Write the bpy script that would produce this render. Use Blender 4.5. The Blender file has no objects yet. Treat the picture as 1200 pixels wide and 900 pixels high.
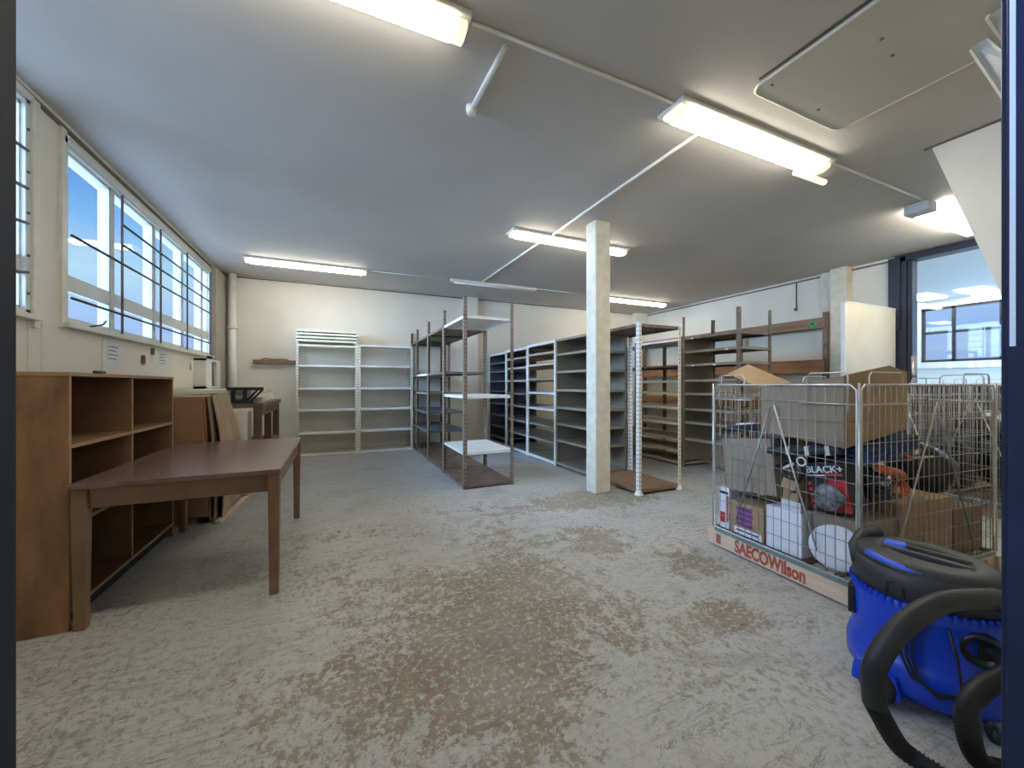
import bpy, math, random
from mathutils import Vector, Matrix
random.seed(7)
SC = bpy.context.scene
COL = SC.collection
R = math.radians
CH = 3.14                                   # ceiling height
XL, XR, YB = -1.80, 7.55, 8.12              # left wall, right wall, back wall

# ------------------------------------------------------------------ materials
def newmat(name):
    m = bpy.data.materials.new(name); m.use_nodes = True
    nt = m.node_tree; nt.nodes.clear()
    o = nt.nodes.new('ShaderNodeOutputMaterial')
    b = nt.nodes.new('ShaderNodeBsdfPrincipled')
    nt.links.new(b.outputs[0], o.inputs[0])
    return m, nt, b
def N(nt, t, **kw):
    n = nt.nodes.new(t)
    for k, v in kw.items():
        if k.startswith('i_'):
            key = k[2:]
            n.inputs[int(key) if key.isdigit() else key.replace('_', ' ')].default_value = v
        else: setattr(n, k, v)
    return n
def c4(c): return (c[0], c[1], c[2], 1)
def mat(name, col, rough=.6, metal=0, var=.12, scale=8, stretch=(1, 1, 1), col2=None, bump=0, spec=.5, fine=0, detail=5):
    """base colour broken up by noise (object space)"""
    m, nt, b = newmat(name); L = nt.links
    tc = N(nt, 'ShaderNodeTexCoord'); mp = N(nt, 'ShaderNodeMapping'); mp.inputs['Scale'].default_value = stretch
    L.new(tc.outputs['Object'], mp.inputs[0])
    no = N(nt, 'ShaderNodeTexNoise', i_Scale=scale, i_Detail=detail, i_Roughness=.6); L.new(mp.outputs[0], no.inputs[0])
    cr = N(nt, 'ShaderNodeValToRGB')
    d = col2 or tuple(max(0, x * (1 - 2 * var)) for x in col)
    cr.color_ramp.elements[0].position = .32; cr.color_ramp.elements[0].color = c4(d)
    cr.color_ramp.elements[1].position = .68; cr.color_ramp.elements[1].color = c4(tuple(min(1, x * (1 + var * .5)) for x in col))
    L.new(no.outputs[0], cr.inputs[0]); L.new(cr.outputs[0], b.inputs['Base Color'])
    b.inputs['Roughness'].default_value = rough; b.inputs['Metallic'].default_value = metal
    b.inputs['Specular IOR Level'].default_value = spec
    if bump:
        bp = N(nt, 'ShaderNodeBump', i_Strength=bump, i_Distance=.01)
        L.new(no.outputs[0], bp.inputs['Height']); L.new(bp.outputs[0], b.inputs['Normal'])
    return m
def emis(name, col, s):
    m, nt, b = newmat(name)
    b.inputs['Base Color'].default_value = c4((.9, .9, .85))
    b.inputs['Emission Color'].default_value = c4(col); b.inputs['Emission Strength'].default_value = s
    return m
def glassmat(name, tint, refl=.06):
    m = bpy.data.materials.new(name); m.use_nodes = True; nt = m.node_tree; nt.nodes.clear(); L = nt.links
    o = N(nt, 'ShaderNodeOutputMaterial'); t = N(nt, 'ShaderNodeBsdfTransparent'); t.inputs[0].default_value = c4(tint)
    g = N(nt, 'ShaderNodeBsdfGlossy', i_Roughness=.02); fr = N(nt, 'ShaderNodeLayerWeight', i_Blend=.5)
    pw = N(nt, 'ShaderNodeMath', operation='POWER'); L.new(fr.outputs['Facing'], pw.inputs[0]); pw.inputs[1].default_value = 5
    ad = N(nt, 'ShaderNodeMath', operation='MULTIPLY_ADD'); L.new(pw.outputs[0], ad.inputs[0]); ad.inputs[1].default_value = .12; ad.inputs[2].default_value = refl * .5
    mx = N(nt, 'ShaderNodeMixShader'); L.new(ad.outputs[0], mx.inputs[0]); L.new(t.outputs[0], mx.inputs[1]); L.new(g.outputs[0], mx.inputs[2])
    L.new(mx.outputs[0], o.inputs[0]); return m
M = {}
M['wall'] = mat('cream_paint', (.74, .70, .59), .6, var=.05, scale=1.2, bump=.05)
M['wall_back'] = mat('pale_cream_paint', (.76, .72, .62), .5, var=.05, scale=.9)
M['ceil'] = mat('ceiling_paint', (.555, .53, .49), .75, var=.05, scale=.7)
M['corner'] = mat('shaded_paint', (.38, .35, .29), .6, var=.05)  # wall paint darkened to carry the corner shade
M['trim'] = mat('cream_trim', (.72, .70, .60), .5, var=.06, scale=6)
M['panelpaint'] = mat('warm_cream_paint', (.76, .68, .48), .5, var=.05, scale=2)
M['dark_gap'] = mat('shadow_gap', (.16, .13, .10), .8, scale=9)  # strip colour, also used to paint the cornice and hatch shadow lines
M['winframe'] = mat('window_paint', (.66, .67, .64), .45, var=.06, scale=5)
M['bar'] = mat('black_bar', (.07, .075, .085), .5, scale=20)
M['glass'] = glassmat('window_glass', (.93, .97, 1))
M['glass2'] = glassmat('opening_glass', (.95, .98, 1))
M['navy'] = mat('navy_gloss', (.013, .026, .075), .28, var=.2, scale=5)
M['navyL'] = mat('black_blue_gloss', (.009, .014, .024), .6, var=.25, scale=7)
M['navyframe'] = mat('navy_frame', (.010, .011, .022), .4, scale=5)
M['column'] = mat('column_paint', (.72, .66, .52), .6, var=.08, scale=9, bump=.35)
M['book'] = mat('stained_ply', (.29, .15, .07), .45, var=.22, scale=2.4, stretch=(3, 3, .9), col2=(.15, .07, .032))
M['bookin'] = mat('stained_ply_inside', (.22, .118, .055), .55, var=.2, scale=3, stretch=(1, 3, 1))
M['bookedge'] = mat('ply_edge', (.36, .21, .11), .5, scale=10)
M['tabletop'] = mat('table_top', (.20, .122, .098), .25, scale=2.0, stretch=(5, .7, 3), col2=(.13, .073, .055))
M['tablewood'] = mat('table_frame', (.25, .145, .08), .4, scale=4, stretch=(1, 1, .6), col2=(.17, .09, .048))
M['benchwood'] = mat('dark_bench_wood', (.16, .085, .05), .5, scale=4)
M['card'] = mat('cardboard', (.42, .28, .155), .8, var=.08, scale=3)
M['card_gray'] = mat('cardboard_pale', (.30, .24, .175), .8, var=.07, scale=3)
M['card_dark'] = mat('cardboard_dark', (.29, .20, .125), .8, var=.1, scale=3)
M['card_brown'] = mat('hardboard', (.33, .17, .085), .7, var=.12, scale=2)
M['hard_light'] = mat('hardboard_light', (.45, .30, .18), .7, var=.15, scale=3)
M['cream_metal'] = mat('cream_metal', (.78, .74, .58), .4, var=.05, scale=6)
M['white_metal'] = mat('white_metal', (.80, .79, .74), .38, var=.05, scale=6)
M['brown_metal'] = mat('brown_metal', (.20, .145, .105), .5, var=.25, scale=9)
M['olive_metal'] = mat('olive_grey_metal', (.27, .235, .175), .5, var=.1, scale=3)
M['slate_metal'] = mat('slate_metal', (.135, .135, .15), .45, var=.12, scale=3)
M['tan_metal'] = mat('tan_metal', (.50, .42, .32), .5, var=.08, scale=4)
M['hole'] = mat('slot_dark', (.02, .018, .015), .9)
M['hole_tan'] = mat('slot_tan', (.46, .40, .31), .9)
M['hole_pale'] = mat('slot_pale', (.50, .48, .42), .9)
M['hole_soft'] = mat('slot_grey', (.16, .145, .12), .9)
M['rust_wood'] = mat('rough_timber', (.36, .17, .07), .7, scale=3, stretch=(1, .4, 4), col2=(.14, .075, .04))
M['timber'] = mat('brown_timber', (.27, .17, .095), .7, scale=3, stretch=(1, .4, 5), col2=(.17, .10, .06))
M['pine'] = mat('pale_pine', (.70, .54, .40), .65, scale=3, stretch=(1, 1, 6), col2=(.58, .43, .30))
M['steel'] = mat('zinc_wire', (.40, .385, .36), .38, metal=.75, var=.12, scale=14)
M['steel_bright'] = mat('zinc_bright', (.62, .61, .58), .3, metal=.6, var=.1, scale=14)
M['green_metal'] = mat('grey_green_steel', (.20, .25, .24), .4, scale=8)
M['ivory'] = mat('ivory_plastic', (.78, .75, .66), .45, var=.04, scale=5)
M['grey_plastic'] = mat('pale_grey_plastic', (.55, .56, .55), .5, var=.05, scale=5)
M['diff'] = emis('diffuser_glow', (1, .92, .76), 27)
M['diff_end'] = emis('diffuser_end_glow', (1, .84, .55), 1.1)
M['far_diff'] = emis('far_light_glow', (1, .97, .9), 15)
M['white'] = mat('white_card', (.78, .80, .84), .6, var=.03, scale=5)
M['paper'] = mat('paper', (.66, .69, .70), .7, var=.05, scale=12)
M['black'] = mat('black_plastic', (.014, .014, .017), .42, scale=20)
M['rubber'] = mat('dark_rubber', (.014, .016, .019), .5, scale=30, bump=.05)
M['head'] = mat('charcoal_plastic', (.028, .029, .034), .5, scale=40, bump=.05)
M['blue'] = mat('blue_plastic', (.004, .055, .60), .33, var=.08, scale=4)
M['blue2'] = mat('bright_blue_plastic', (.03, .11, .75), .35, var=.08, scale=4)
M['denim'] = mat('blue_fabric', (.045, .075, .17), .85, var=.25, scale=10)
M['red'] = mat('red_print', (.55, .03, .03), .5)
M['purple'] = mat('purple_print', (.20, .05, .30), .5)
M['stencil'] = mat('red_stencil', (.48, .10, .06), .6, var=.2, scale=30)
M['orange'] = mat('orange_plastic', (.75, .13, .03), .45)
M['green'] = mat('green_sticker', (.03, .38, .10), .5)
M['bin'] = mat('black_bin_bag', (.012, .012, .013), .28, scale=12, bump=.3)
M['cling'] = mat('smoky_plastic', (.30, .32, .36), .22, var=.5, scale=14, bump=.3)
M['next'] = mat('next_room_paint', (.78, .84, .83), .6, var=.03)
M['low_wall_dark'] = mat('dark_brown_wall', (.05, .04, .035), .7)  # dark brown tone for the wall below the opening
M['outside'] = mat('corridor_paint', (.18, .18, .20), .7)

def floor_mat():
    m, nt, b = newmat('worn_painted_concrete'); L = nt.links
    tc = N(nt, 'ShaderNodeNewGeometry')
    P = tc.outputs['Position']
    def noise(s, d, r=.6, dist=0, vec=None, st=None):
        v = vec or P
        if st:
            mp = N(nt, 'ShaderNodeMapping'); mp.inputs['Scale'].default_value = st; L.new(v, mp.inputs[0]); v = mp.outputs[0]
        n = N(nt, 'ShaderNodeTexNoise', i_Scale=s, i_Detail=d, i_Roughness=r, i_Distortion=dist); L.new(v, n.inputs[0]); return n.outputs[0]
    def math_(op, a, b_=None, clamp=False):
        n = N(nt, 'ShaderNodeMath', operation=op, use_clamp=clamp)
        for i, x in enumerate((a, b_)):
            if x is None: continue
            if isinstance(x, (int, float)): n.inputs[i].default_value = x
            else: L.new(x, n.inputs[i])
        return n.outputs[0]
    def rng(v, a, b_, c=0, d=1):
        n = N(nt, 'ShaderNodeMapRange'); n.inputs[1].default_value = a; n.inputs[2].default_value = b_; n.inputs[3].default_value = c; n.inputs[4].default_value = d
        L.new(v, n.inputs[0]); return n.outputs[0]
    def mix(f, a, b_):
        n = N(nt, 'ShaderNodeMix', data_type='RGBA')
        if isinstance(f, (int, float)): n.inputs[0].default_value = f
        else: L.new(f, n.inputs[0])
        for i, x in ((6, a), (7, b_)):
            if isinstance(x, tuple): n.inputs[i].default_value = c4(x)
            else: L.new(x, n.inputs[i])
        return n.outputs[2]
    bias = None
    for (x, y, rx, ry, s) in ((.74, 1.75, .33, .62, .17), (.62, 1.45, .34, .4, .15), (1.0, 2.35, .60, .42, .13), (1.95, 2.55, .26, .55, .15), (2.3, 2.0, .22, .45, .15), (1.25, 1.5, .35, .35, .11), (1.45, 1.8, .45, .35, .07), (.25, 1.75, .30, .35, .10),
                              (2.6, 3.5, .8, .35, .26), (.1, 2.2, .5, .7, .08), (1.9, 1.45, .22, .15, .16), (.2, 3.4, .9, .7, .06), (-.3, 1.6, .5, .5, .05), (1.6, 3.6, 1.2, .9, .06)):
        mp = N(nt, 'ShaderNodeMapping', vector_type='POINT'); mp.inputs['Location'].default_value = (-x / rx, -y / ry, 0); mp.inputs['Scale'].default_value = (1 / rx, 1 / ry, 0)
        L.new(P, mp.inputs[0]); g = N(nt, 'ShaderNodeVectorMath', operation='LENGTH'); L.new(mp.outputs[0], g.inputs[0])
        r_ = rng(g.outputs['Value'], 1.5, 0, 0, s); bias = r_ if bias is None else math_('ADD', bias, r_)
    sep = N(nt, 'ShaderNodeSeparateXYZ'); L.new(P, sep.inputs[0])
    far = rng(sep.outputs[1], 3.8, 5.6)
    big = noise(1.1, 6, .6, .3); mid = noise(9, 8, .68, .2); fin = noise(42, 5, .7)
    v = math_('ADD', math_('MULTIPLY', big, .42), math_('MULTIPLY', mid, .45))
    v = math_('ADD', v, math_('MULTIPLY', fin, .30))
    v = math_('ADD', v, bias)
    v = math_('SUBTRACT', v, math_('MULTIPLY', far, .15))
    worn = rng(v, .672, .700)
    # fine scattered flakes
    fl = noise(30, 8, .8, .1, st=(1, .8, 1)); flake = rng(fl, .522, .545)
    dens = rng(noise(1.3, 4, .6), .42, .58, .38, 1)
    dens = math_('MULTIPLY', dens, rng(far, 0, 1, 1, .18))
    flake = math_('MULTIPLY', flake, dens)
    paint = mix(noise(.7, 4, .6), (.43, .43, .405), (.53, .535, .52))
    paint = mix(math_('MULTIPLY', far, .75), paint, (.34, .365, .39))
    paint = mix(rng(noise(55, 4, .7), .45, .7, 0, .25), paint, (.26, .25, .215))
    wc = mix(rng(mid, .3, .7), (.20, .16, .11), (.32, .27, .20))
    wc = mix(rng(noise(2.2, 4), .45, .62), wc, (.32, .29, .24))
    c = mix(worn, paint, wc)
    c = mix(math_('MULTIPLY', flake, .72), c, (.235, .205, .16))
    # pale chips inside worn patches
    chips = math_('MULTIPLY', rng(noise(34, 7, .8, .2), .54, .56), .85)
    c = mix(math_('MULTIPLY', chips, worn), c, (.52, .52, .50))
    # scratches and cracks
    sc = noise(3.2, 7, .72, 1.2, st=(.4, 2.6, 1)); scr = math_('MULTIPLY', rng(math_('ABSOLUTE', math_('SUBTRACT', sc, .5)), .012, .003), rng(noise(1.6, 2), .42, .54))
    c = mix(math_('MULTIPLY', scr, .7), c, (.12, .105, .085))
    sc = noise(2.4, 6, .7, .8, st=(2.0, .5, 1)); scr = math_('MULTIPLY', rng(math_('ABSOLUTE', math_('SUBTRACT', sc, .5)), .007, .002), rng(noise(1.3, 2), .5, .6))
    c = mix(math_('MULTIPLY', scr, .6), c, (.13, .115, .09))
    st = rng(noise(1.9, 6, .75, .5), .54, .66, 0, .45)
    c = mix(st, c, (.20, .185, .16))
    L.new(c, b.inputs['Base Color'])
    L.new(rng(worn, 0, 1, .48, .75), b.inputs['Roughness'])
    bp = N(nt, 'ShaderNodeBump', i_Strength=.25, i_Distance=.004); L.new(math_('SUBTRACT', 1.0, math_('MAXIMUM', worn, flake)), bp.inputs['Height']); L.new(bp.outputs[0], b.inputs['Normal'])
    return m
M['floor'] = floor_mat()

# ------------------------------------------------------------------ mesh builder
FR = {}
def frame(o): return FR.get(o.name, Matrix.Identity(4))
class MB:
    def __init__(s): s.v = []; s.f = []; s.m = []; s.T = None; s.smooth = []
    def add(s, vs, fs, m=0, sm=False):
        b = len(s.v)
        s.v += [(s.T @ Vector(p)) if s.T else Vector(p) for p in vs]
        for f in fs: s.f.append([b + i for i in f]); s.m.append(m); s.smooth.append(sm)
        return s
    def box(s, x0, x1, y0, y1, z0, z1, m=0):
        if x0 > x1: x0, x1 = x1, x0
        if y0 > y1: y0, y1 = y1, y0
        if z0 > z1: z0, z1 = z1, z0
        return s.add([(x0, y0, z0), (x1, y0, z0), (x1, y1, z0), (x0, y1, z0), (x0, y0, z1), (x1, y0, z1), (x1, y1, z1), (x0, y1, z1)],
                     [(3, 2, 1, 0), (4, 5, 6, 7), (0, 1, 5, 4), (1, 2, 6, 5), (2, 3, 7, 6), (3, 0, 4, 7)], m)
    def bar(s, a, b, w, h, m=0):
        a, b = Vector(a), Vector(b); d = (b - a); n = d.normalized()
        up = Vector((0, 0, 1)) if abs(n.z) < .95 else Vector((1, 0, 0))
        x = n.cross(up).normalized() * w / 2; y = x.cross(n).normalized() * h / 2
        vs = [p + sx * x + sy * y for p in (a, b) for sx, sy in ((-1, -1), (1, -1), (1, 1), (-1, 1))]
        return s.add(vs, [(0, 1, 2, 3), (7, 6, 5, 4), (0, 4, 5, 1), (1, 5, 6, 2), (2, 6, 7, 3), (3, 7, 4, 0)], m)
    def prism(s, pts, off, m=0):
        n = len(pts); off = Vector(off)
        vs = [Vector(p) for p in pts] + [Vector(p) + off for p in pts]
        return s.add(vs, [tuple(range(n))[::-1], tuple(range(n, 2 * n))] + [(i, (i + 1) % n, n + (i + 1) % n, n + i) for i in range(n)], m)
    def tube(s, pts, r, n=8, m=0, closed=False, rad=None):
        pts = [Vector(p) for p in pts]; K = len(pts); rings = []; nx = None
        for i, p in enumerate(pts):
            a = pts[(i - 1) % K] if (i > 0 or closed) else p; b = pts[(i + 1) % K] if (i < K - 1 or closed) else p
            t = (b - a).normalized()
            if nx is None: nx = t.cross(Vector((0, 0, 1)) if abs(t.z) < .9 else Vector((1, 0, 0))).normalized()
            nx = (nx - t * nx.dot(t)).normalized(); ny = t.cross(nx)
            rr = rad[i] if rad else r
            rings.append([p + rr * (math.cos(2 * math.pi * k / n) * nx + math.sin(2 * math.pi * k / n) * ny) for k in range(n)])
        vs = [q for g in rings for q in g]; fs = []
        for i in range(K if closed else K - 1):
            j = (i + 1) % K
            fs += [(i * n + k, i * n + (k + 1) % n, j * n + (k + 1) % n, j * n + k) for k in range(n)]
        s.add(vs, fs, m, True)
        if not closed:
            b = len(s.v) - len(vs)
            s.f.append([b + k for k in range(n)][::-1]); s.m.append(m); s.smooth.append(False)
            s.f.append([b + (K - 1) * n + k for k in range(n)]); s.m.append(m); s.smooth.append(False)
        return s
    def lathe(s, prof, c=(0, 0, 0), n=32, m=0, sx=1, sy=1, axis=None):
        c = Vector(c); vs = []; K = len(prof)
        for r, z in prof:
            for k in range(n):
                p = Vector((r * sx * math.cos(2 * math.pi * k / n), r * sy * math.sin(2 * math.pi * k / n), z))
                if axis is not None: p = axis @ p
                vs.append(c + p)
        fs = [(i * n + k, i * n + (k + 1) % n, (i + 1) * n + (k + 1) % n, (i + 1) * n + k) for i in range(K - 1) for k in range(n)]
        s.add(vs, fs, m, True); b = len(s.v) - len(vs)
        s.f.append([b + k for k in range(n)][::-1]); s.m.append(m); s.smooth.append(False)
        s.f.append([b + (K - 1) * n + k for k in range(n)]); s.m.append(m); s.smooth.append(False)
        return s
    def build(s, name, mats, parent=None, local=False, bevel=0, seg=2, sub=0):
        if not isinstance(mats, (list, tuple)): mats = [mats]
        me = bpy.data.meshes.new(name)
        if parent is not None:
            F = frame(parent); inv = F.inverted(); vs = s.v if local else [inv @ v for v in s.v]; loc = Vector((0, 0, 0))
        else:
            lo = [min(v[i] for v in s.v) for i in range(3)]; hi = [max(v[i] for v in s.v) for i in range(3)]
            loc = Vector(((lo[0] + hi[0]) / 2, (lo[1] + hi[1]) / 2, lo[2])); vs = [v - loc for v in s.v]
        me.from_pydata([tuple(v) for v in vs], [], s.f)
        for m_ in mats: me.materials.append(M[m_] if isinstance(m_, str) else m_)
        me.polygons.foreach_set('material_index', s.m); me.polygons.foreach_set('use_smooth', s.smooth)
        me.update()
        o = bpy.data.objects.new(name, me); COL.objects.link(o); o.location = loc
        if parent is not None: o.parent = parent; FR[o.name] = frame(parent)
        if bevel:
            b = o.modifiers.new('bevel', 'BEVEL'); b.width = bevel; b.segments = seg; b.limit_method = 'ANGLE'; b.harden_normals = False
        if sub:
            b = o.modifiers.new('sub', 'SUBSURF'); b.levels = sub; b.render_levels = sub
        return o
def tag(o, label, cat, group=None, kind=None):
    o['label'] = label; o['category'] = cat
    if group: o['group'] = group
    if kind: o['kind'] = kind
    return o
def thing(name, label, cat, loc, rz=0, group=None, M4=None):
    o = bpy.data.objects.new(name, None); COL.objects.link(o); o.empty_display_size = .1
    F = M4 if M4 is not None else Matrix.Translation(loc) @ Matrix.Rotation(rz, 4, 'Z')
    o.matrix_basis = F; FR[o.name] = F.copy()
    return tag(o, label, cat, group)
def struct_root(name, loc):
    o = bpy.data.objects.new(name, None); COL.objects.link(o); o.location = loc; o['kind'] = 'structure'
    FR[o.name] = Matrix.Translation(loc); return o
def struct(name, mb, m, parent=None, **k):
    o = mb.build(name, m, parent, **k)
    if parent is None: o['kind'] = 'structure'
    return o
def text(body, size, origin, xd, yd, m, parent, name='lettering', bold=.0, sx=1.0, center=False):
    cu = bpy.data.curves.new('txt', 'FONT'); cu.body = body; cu.size = size; cu.extrude = .0006; cu.offset = bold
    if center: cu.align_x = 'CENTER'; cu.align_y = 'CENTER'
    to = bpy.data.objects.new('txt', cu); COL.objects.link(to)
    bpy.context.view_layer.update()
    me = bpy.data.meshes.new_from_object(to.evaluated_get(bpy.context.evaluated_depsgraph_get()))
    bpy.data.objects.remove(to); bpy.data.curves.remove(cu)
    xd = Vector(xd).normalized(); yd = Vector(yd).normalized(); z = xd.cross(yd)
    T = Matrix(((xd.x * sx, yd.x, z.x, origin[0]), (xd.y * sx, yd.y, z.y, origin[1]), (xd.z * sx, yd.z, z.z, origin[2]), (0, 0, 0, 1)))
    me.transform(frame(parent).inverted() @ T); me.materials.clear(); me.materials.append(M[m])
    o = bpy.data.objects.new(name, me); COL.objects.link(o); o.parent = parent; FR[o.name] = frame(parent)
    return o

# ------------------------------------------------------------------ room shell
struct('floor', MB().box(-2.6, 14.6, -3.0, 12, -.1, 0), 'floor')
struct('ceiling', MB().box(-2.0, 7.75, 0, 8.35, CH, CH + .12), 'ceil')
# left wall with two window openings
W1 = (3.90, 7.42, 1.70, 3.0); W2 = (1.9, 3.54, 1.70, 3.06)
lw = MB()
for (y0, y1, z0, z1) in ((0, 8.35, 0, 1.70), (0, 1.9, 1.70, CH), (1.9, 3.54, 3.06, CH), (3.54, 3.90, 1.70, CH), (3.90, 7.42, 3.0, CH), (7.42, 8.35, 1.70, CH)):
    lw.box(XL - .16, XL, y0, y1, z0, z1)
struct('wall_left', lw, 'wall')
struct('wall_back', MB().box(XL - .16, 7.75, YB, YB + .15, 0, CH), 'wall_back')
rw = MB()
rw.box(XR, XR + .15, 2.93, 8.3, 0, CH); struct('wall_right', rw, 'wall')
struct('wall_right_low', MB().box(XR, XR + .15, .2, 2.93, 0, 1.24), 'low_wall_dark')
fw = MB()   # wall with the doorway the view looks through
fw.box(-2.0, -.21, 0, .17, 0, CH); fw.box(.93, 7.75, 0, .17, 0, CH); fw.box(-.21, .93, 0, .17, 2.35, CH)
struct('wall_front', fw, 'wall')
# unseen corridor walls outside the doorway, added to cut the light from behind
struct('wall_corridor', MB().box(-2.4, 4, -2.7, -2.6, 0, 2.9), 'outside')
struct('wall_corridor_left', MB().box(-2.5, -2.4, -2.7, 0, 0, 2.9), 'outside')
struct('wall_corridor_right', MB().box(4, 4.1, -2.7, 0, 0, 2.9), 'outside')
# door frame
d = struct_root('door_1', (.35, .1, 0))
lj = MB(); lj.prism([(-.215, .205, 0), (-.215, .03, 0), (-.1068, .03, 0), (-.1068, .205, 0)][::-1], (0, 0, 2.4)); lj.box(-.13, -.1058, -.05, .17, 0, 2.33)
struct('door_jamb', lj, 'navyL', d, bevel=.001)
rj = MB(); rj.box(.804, .935, -.06, .206, 0, 2.36); rj.box(.798, .815, -.02, .2, 0, 2.33)
struct('door_jamb', rj, 'navy', d, bevel=.001)
struct('door_head', MB().box(-.215, .935, -.06, .205, 2.30, 2.40), 'navy', d)
struct('door_seal', MB().box(.7965, .798, .192, .197, 1.30, 2.28), 'white', d)
sp = MB()
for z in (1.19, 1.105): sp.box(.7965, .798, .172, .180, z, z + .008)
sp.box(.7965, .798, .172, .180, .905, .925)
struct('latch_plate', sp, 'steel_bright', d)
# cornice shadow painted as dark strips, plus skirting strips
struct('cornice_shadow_left', MB().box(XL, XL + .012, .2, YB, CH - .05, CH - .022), 'dark_gap')
struct('trim_2', MB().box(XL, XL + .02, .2, YB, CH - .022, CH), 'trim')
struct('cornice_shadow_back', MB().box(XL, 7.5, YB - .012, YB, CH - .03, CH - .012), 'dark_gap')
t = MB()
for y in (3.10, 3.53, 3.66, 4.40): t.box(XL, XL + .008, y, y + .035, .1, 1.66)
struct('trim_4', t, 'trim')
t = MB(); t.box(XL, XL + .028, 3.545, 3.60, 1.62, CH - .05); t.box(XL, XL + .02, 3.84, 3.90, 1.66, CH - .05)
struct('trim_5', t, 'trim')
struct('cornice_shadow_right', MB().box(XR - .014, XR, 2.95, YB, CH - .06, CH - .035), 'dark_gap')
struct('baseboard_back', MB().box(XL, XR, YB - .015, YB, 0, .08), 'trim')
# pilasters
t = MB(); t.box(2.53, 2.80, YB - .10, YB, 0, CH); struct('wall_pilaster_back', t, 'wall_back', bevel=.004)
t = MB(); t.box(7.15, XR, YB - .14, YB, 0, CH); struct('wall_pilaster_corner', t, 'wall_back', bevel=.004)
t = MB(); t.box(XR - .16, XR, 3.47, 3.70, 0, CH); t.box(XR - .05, XR, 3.70, 3.90, 0, CH); struct('wall_pilaster_right', t, 'column', bevel=.004)

# left windows
def window(name, W, mull, bars, vbars):
    y0, y1, z0, z1 = W; zt = 2.01
    r = struct_root(name, (XL, (y0 + y1) / 2, z0))
    f = MB(); xo, xi = XL - .10, XL + .012
    f.box(xo, xi, y0, y0 + .026, z0, z1); f.box(xo, xi, y1 - .04, y1, z0, z1); f.box(xo, xi, y0, y1, z1 - .025, z1); f.box(xo, xi, y0, y1, z0, z0 + .03)
    f.box(XL, XL + .02, y0 - .03, y1 + .03, z1, z1 + .05)
    for y in mull: f.box(xo, XL - .01, y - .026, y + .026, z0, z1)
    f.box(xo, XL - .015, y0, y1, zt - .045, zt + .035)
    struct('window_frame', f, 'winframe', r, bevel=.003)
    struct('window_sill', MB().box(XL - .10, XL + .055, y0 - .05, y1 + .04, z0 - .035, z0), 'trim', r, bevel=.004)
    ys = [y0] + list(mull) + [y1]
    for a, b in zip(ys, ys[1:]):
        a2, b2 = a + .026, b - .026
        for za, zb in ((z0 + .03, zt - .045), (zt + .035, z1 - .025)):
            s = MB(); w = .020; x0, x1 = XL - .045, XL - .016
            s.box(x0, x1, a2, a2 + w, za, zb); s.box(x0, x1, b2 - w, b2, za, zb); s.box(x0, x1, a2, b2, za, za + w); s.box(x0, x1, a2, b2, zb - w, zb)
            so = struct('sash', s, 'winframe', r)
            struct('pane', MB().box(XL - .032, XL - .028, a2 + w * .5, b2 - w * .5, za + w * .5, zb - w * .5), 'glass', so)
    for z, a, b in bars:
        struct('security_bar', MB().tube([(XL + .03, a, z), (XL + .03, b, z)], .0105, 8), 'bar', r)
    for y in vbars:
        struct('security_bar', MB().box(XL + .018, XL + .03, y - .011, y + .011, z0 + .01, z1 - .03), 'bar', r)
    return r
w1 = window('window_1', W1, (4.60, 5.47, 6.32, 7.12), ((2.345, 3.93, 7.40), (1.885, 3.93, 7.40), (2.70, 4.67, 7.40), (2.52, 4.67, 7.40)), (4.68, 5.53, 6.37, 7.395))
k = MB().tube([(XL + .02, 4.18, 1.71), (XL + .045, 4.22, 1.725), (XL + .05, 4.30, 1.745), (XL + .05, 4.34, 1.78)], .007, 6)
struct('window_stay', k, 'bar', w1)
w2 = window('window_2', W2, (2.7,), (), ())
for z in (2.70, 2.46, 2.24, 1.93):      # bowed bars of the nearer window
    pts = [(XL + .02 + .07 * math.sin(math.pi * t / 10) ** .7 if 0 < t < 10 else XL + .02, 1.95 + 1.55 * t / 10, z + (.03 if t in (0, 10) else 0)) for t in range(11)]
    struct('security_bar', MB().tube(pts, .010, 6), 'bar', w2)
b = MB()
for z in (2.87, 2.60, 2.34, 2.07, 1.83): b.lathe([(.0, 0), (.009, 0), (.009, .008), (.0, .009)], (XL + .012, 3.515, z), 8, axis=Matrix.Rotation(R(90), 3, 'Y'))
struct('bolt', b, 'bar', w2)

# opening to the next room (right wall) and what is beyond it
r = struct_root('window_3', (XR, 2, 1.25))
f = MB(); f.box(XR - .06, XR + .16, 2.80, 2.93, 1.24, CH - .03); f.box(XR - .06, XR + .16, .2, 2.93, 3.04, CH - .01); f.box(XR - .09, XR - .06, 2.86, 2.99, 2.05, CH - .03)
f.box(XR - .03, XR + .12, 2.745, 2.80, 1.27, 3.04, 0)
struct('window_frame', f, 'navyframe', r, bevel=.004)
struct('window_sill', MB().box(XR - .10, XR + .18, .2, 2.95, 1.235, 1.275), 'white', r, bevel=.004)
struct('pane', MB().box(XR + .05, XR + .056, .2, 2.76, 1.275, 3.04), 'glass2', r)
struct('ceiling_next_room', MB().box(XR + .16, 14.6, -2, 9, 3.40, 3.5), 'next')
nw = MB(); fx = 14.0
wy0, wy1, wz0, wz1 = 1.4, 4.93, 1.83, 3.22
nw.box(fx, fx + .15, -2, wy0, 0, 3.4); nw.box(fx, fx + .15, wy1, 9, 0, 3.4); nw.box(fx, fx + .15, wy0, wy1, 0, wz0); nw.box(fx, fx + .15, wy0, wy1, wz1, 3.4)
struct('wall_next_room', nw, 'next')
struct('wall_next_room_side', MB().box(XR + .15, fx, 8.2, 8.3, 0, 3.4), 'next')
r = struct_root('window_4', (fx, 3.1, 1.4))
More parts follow.
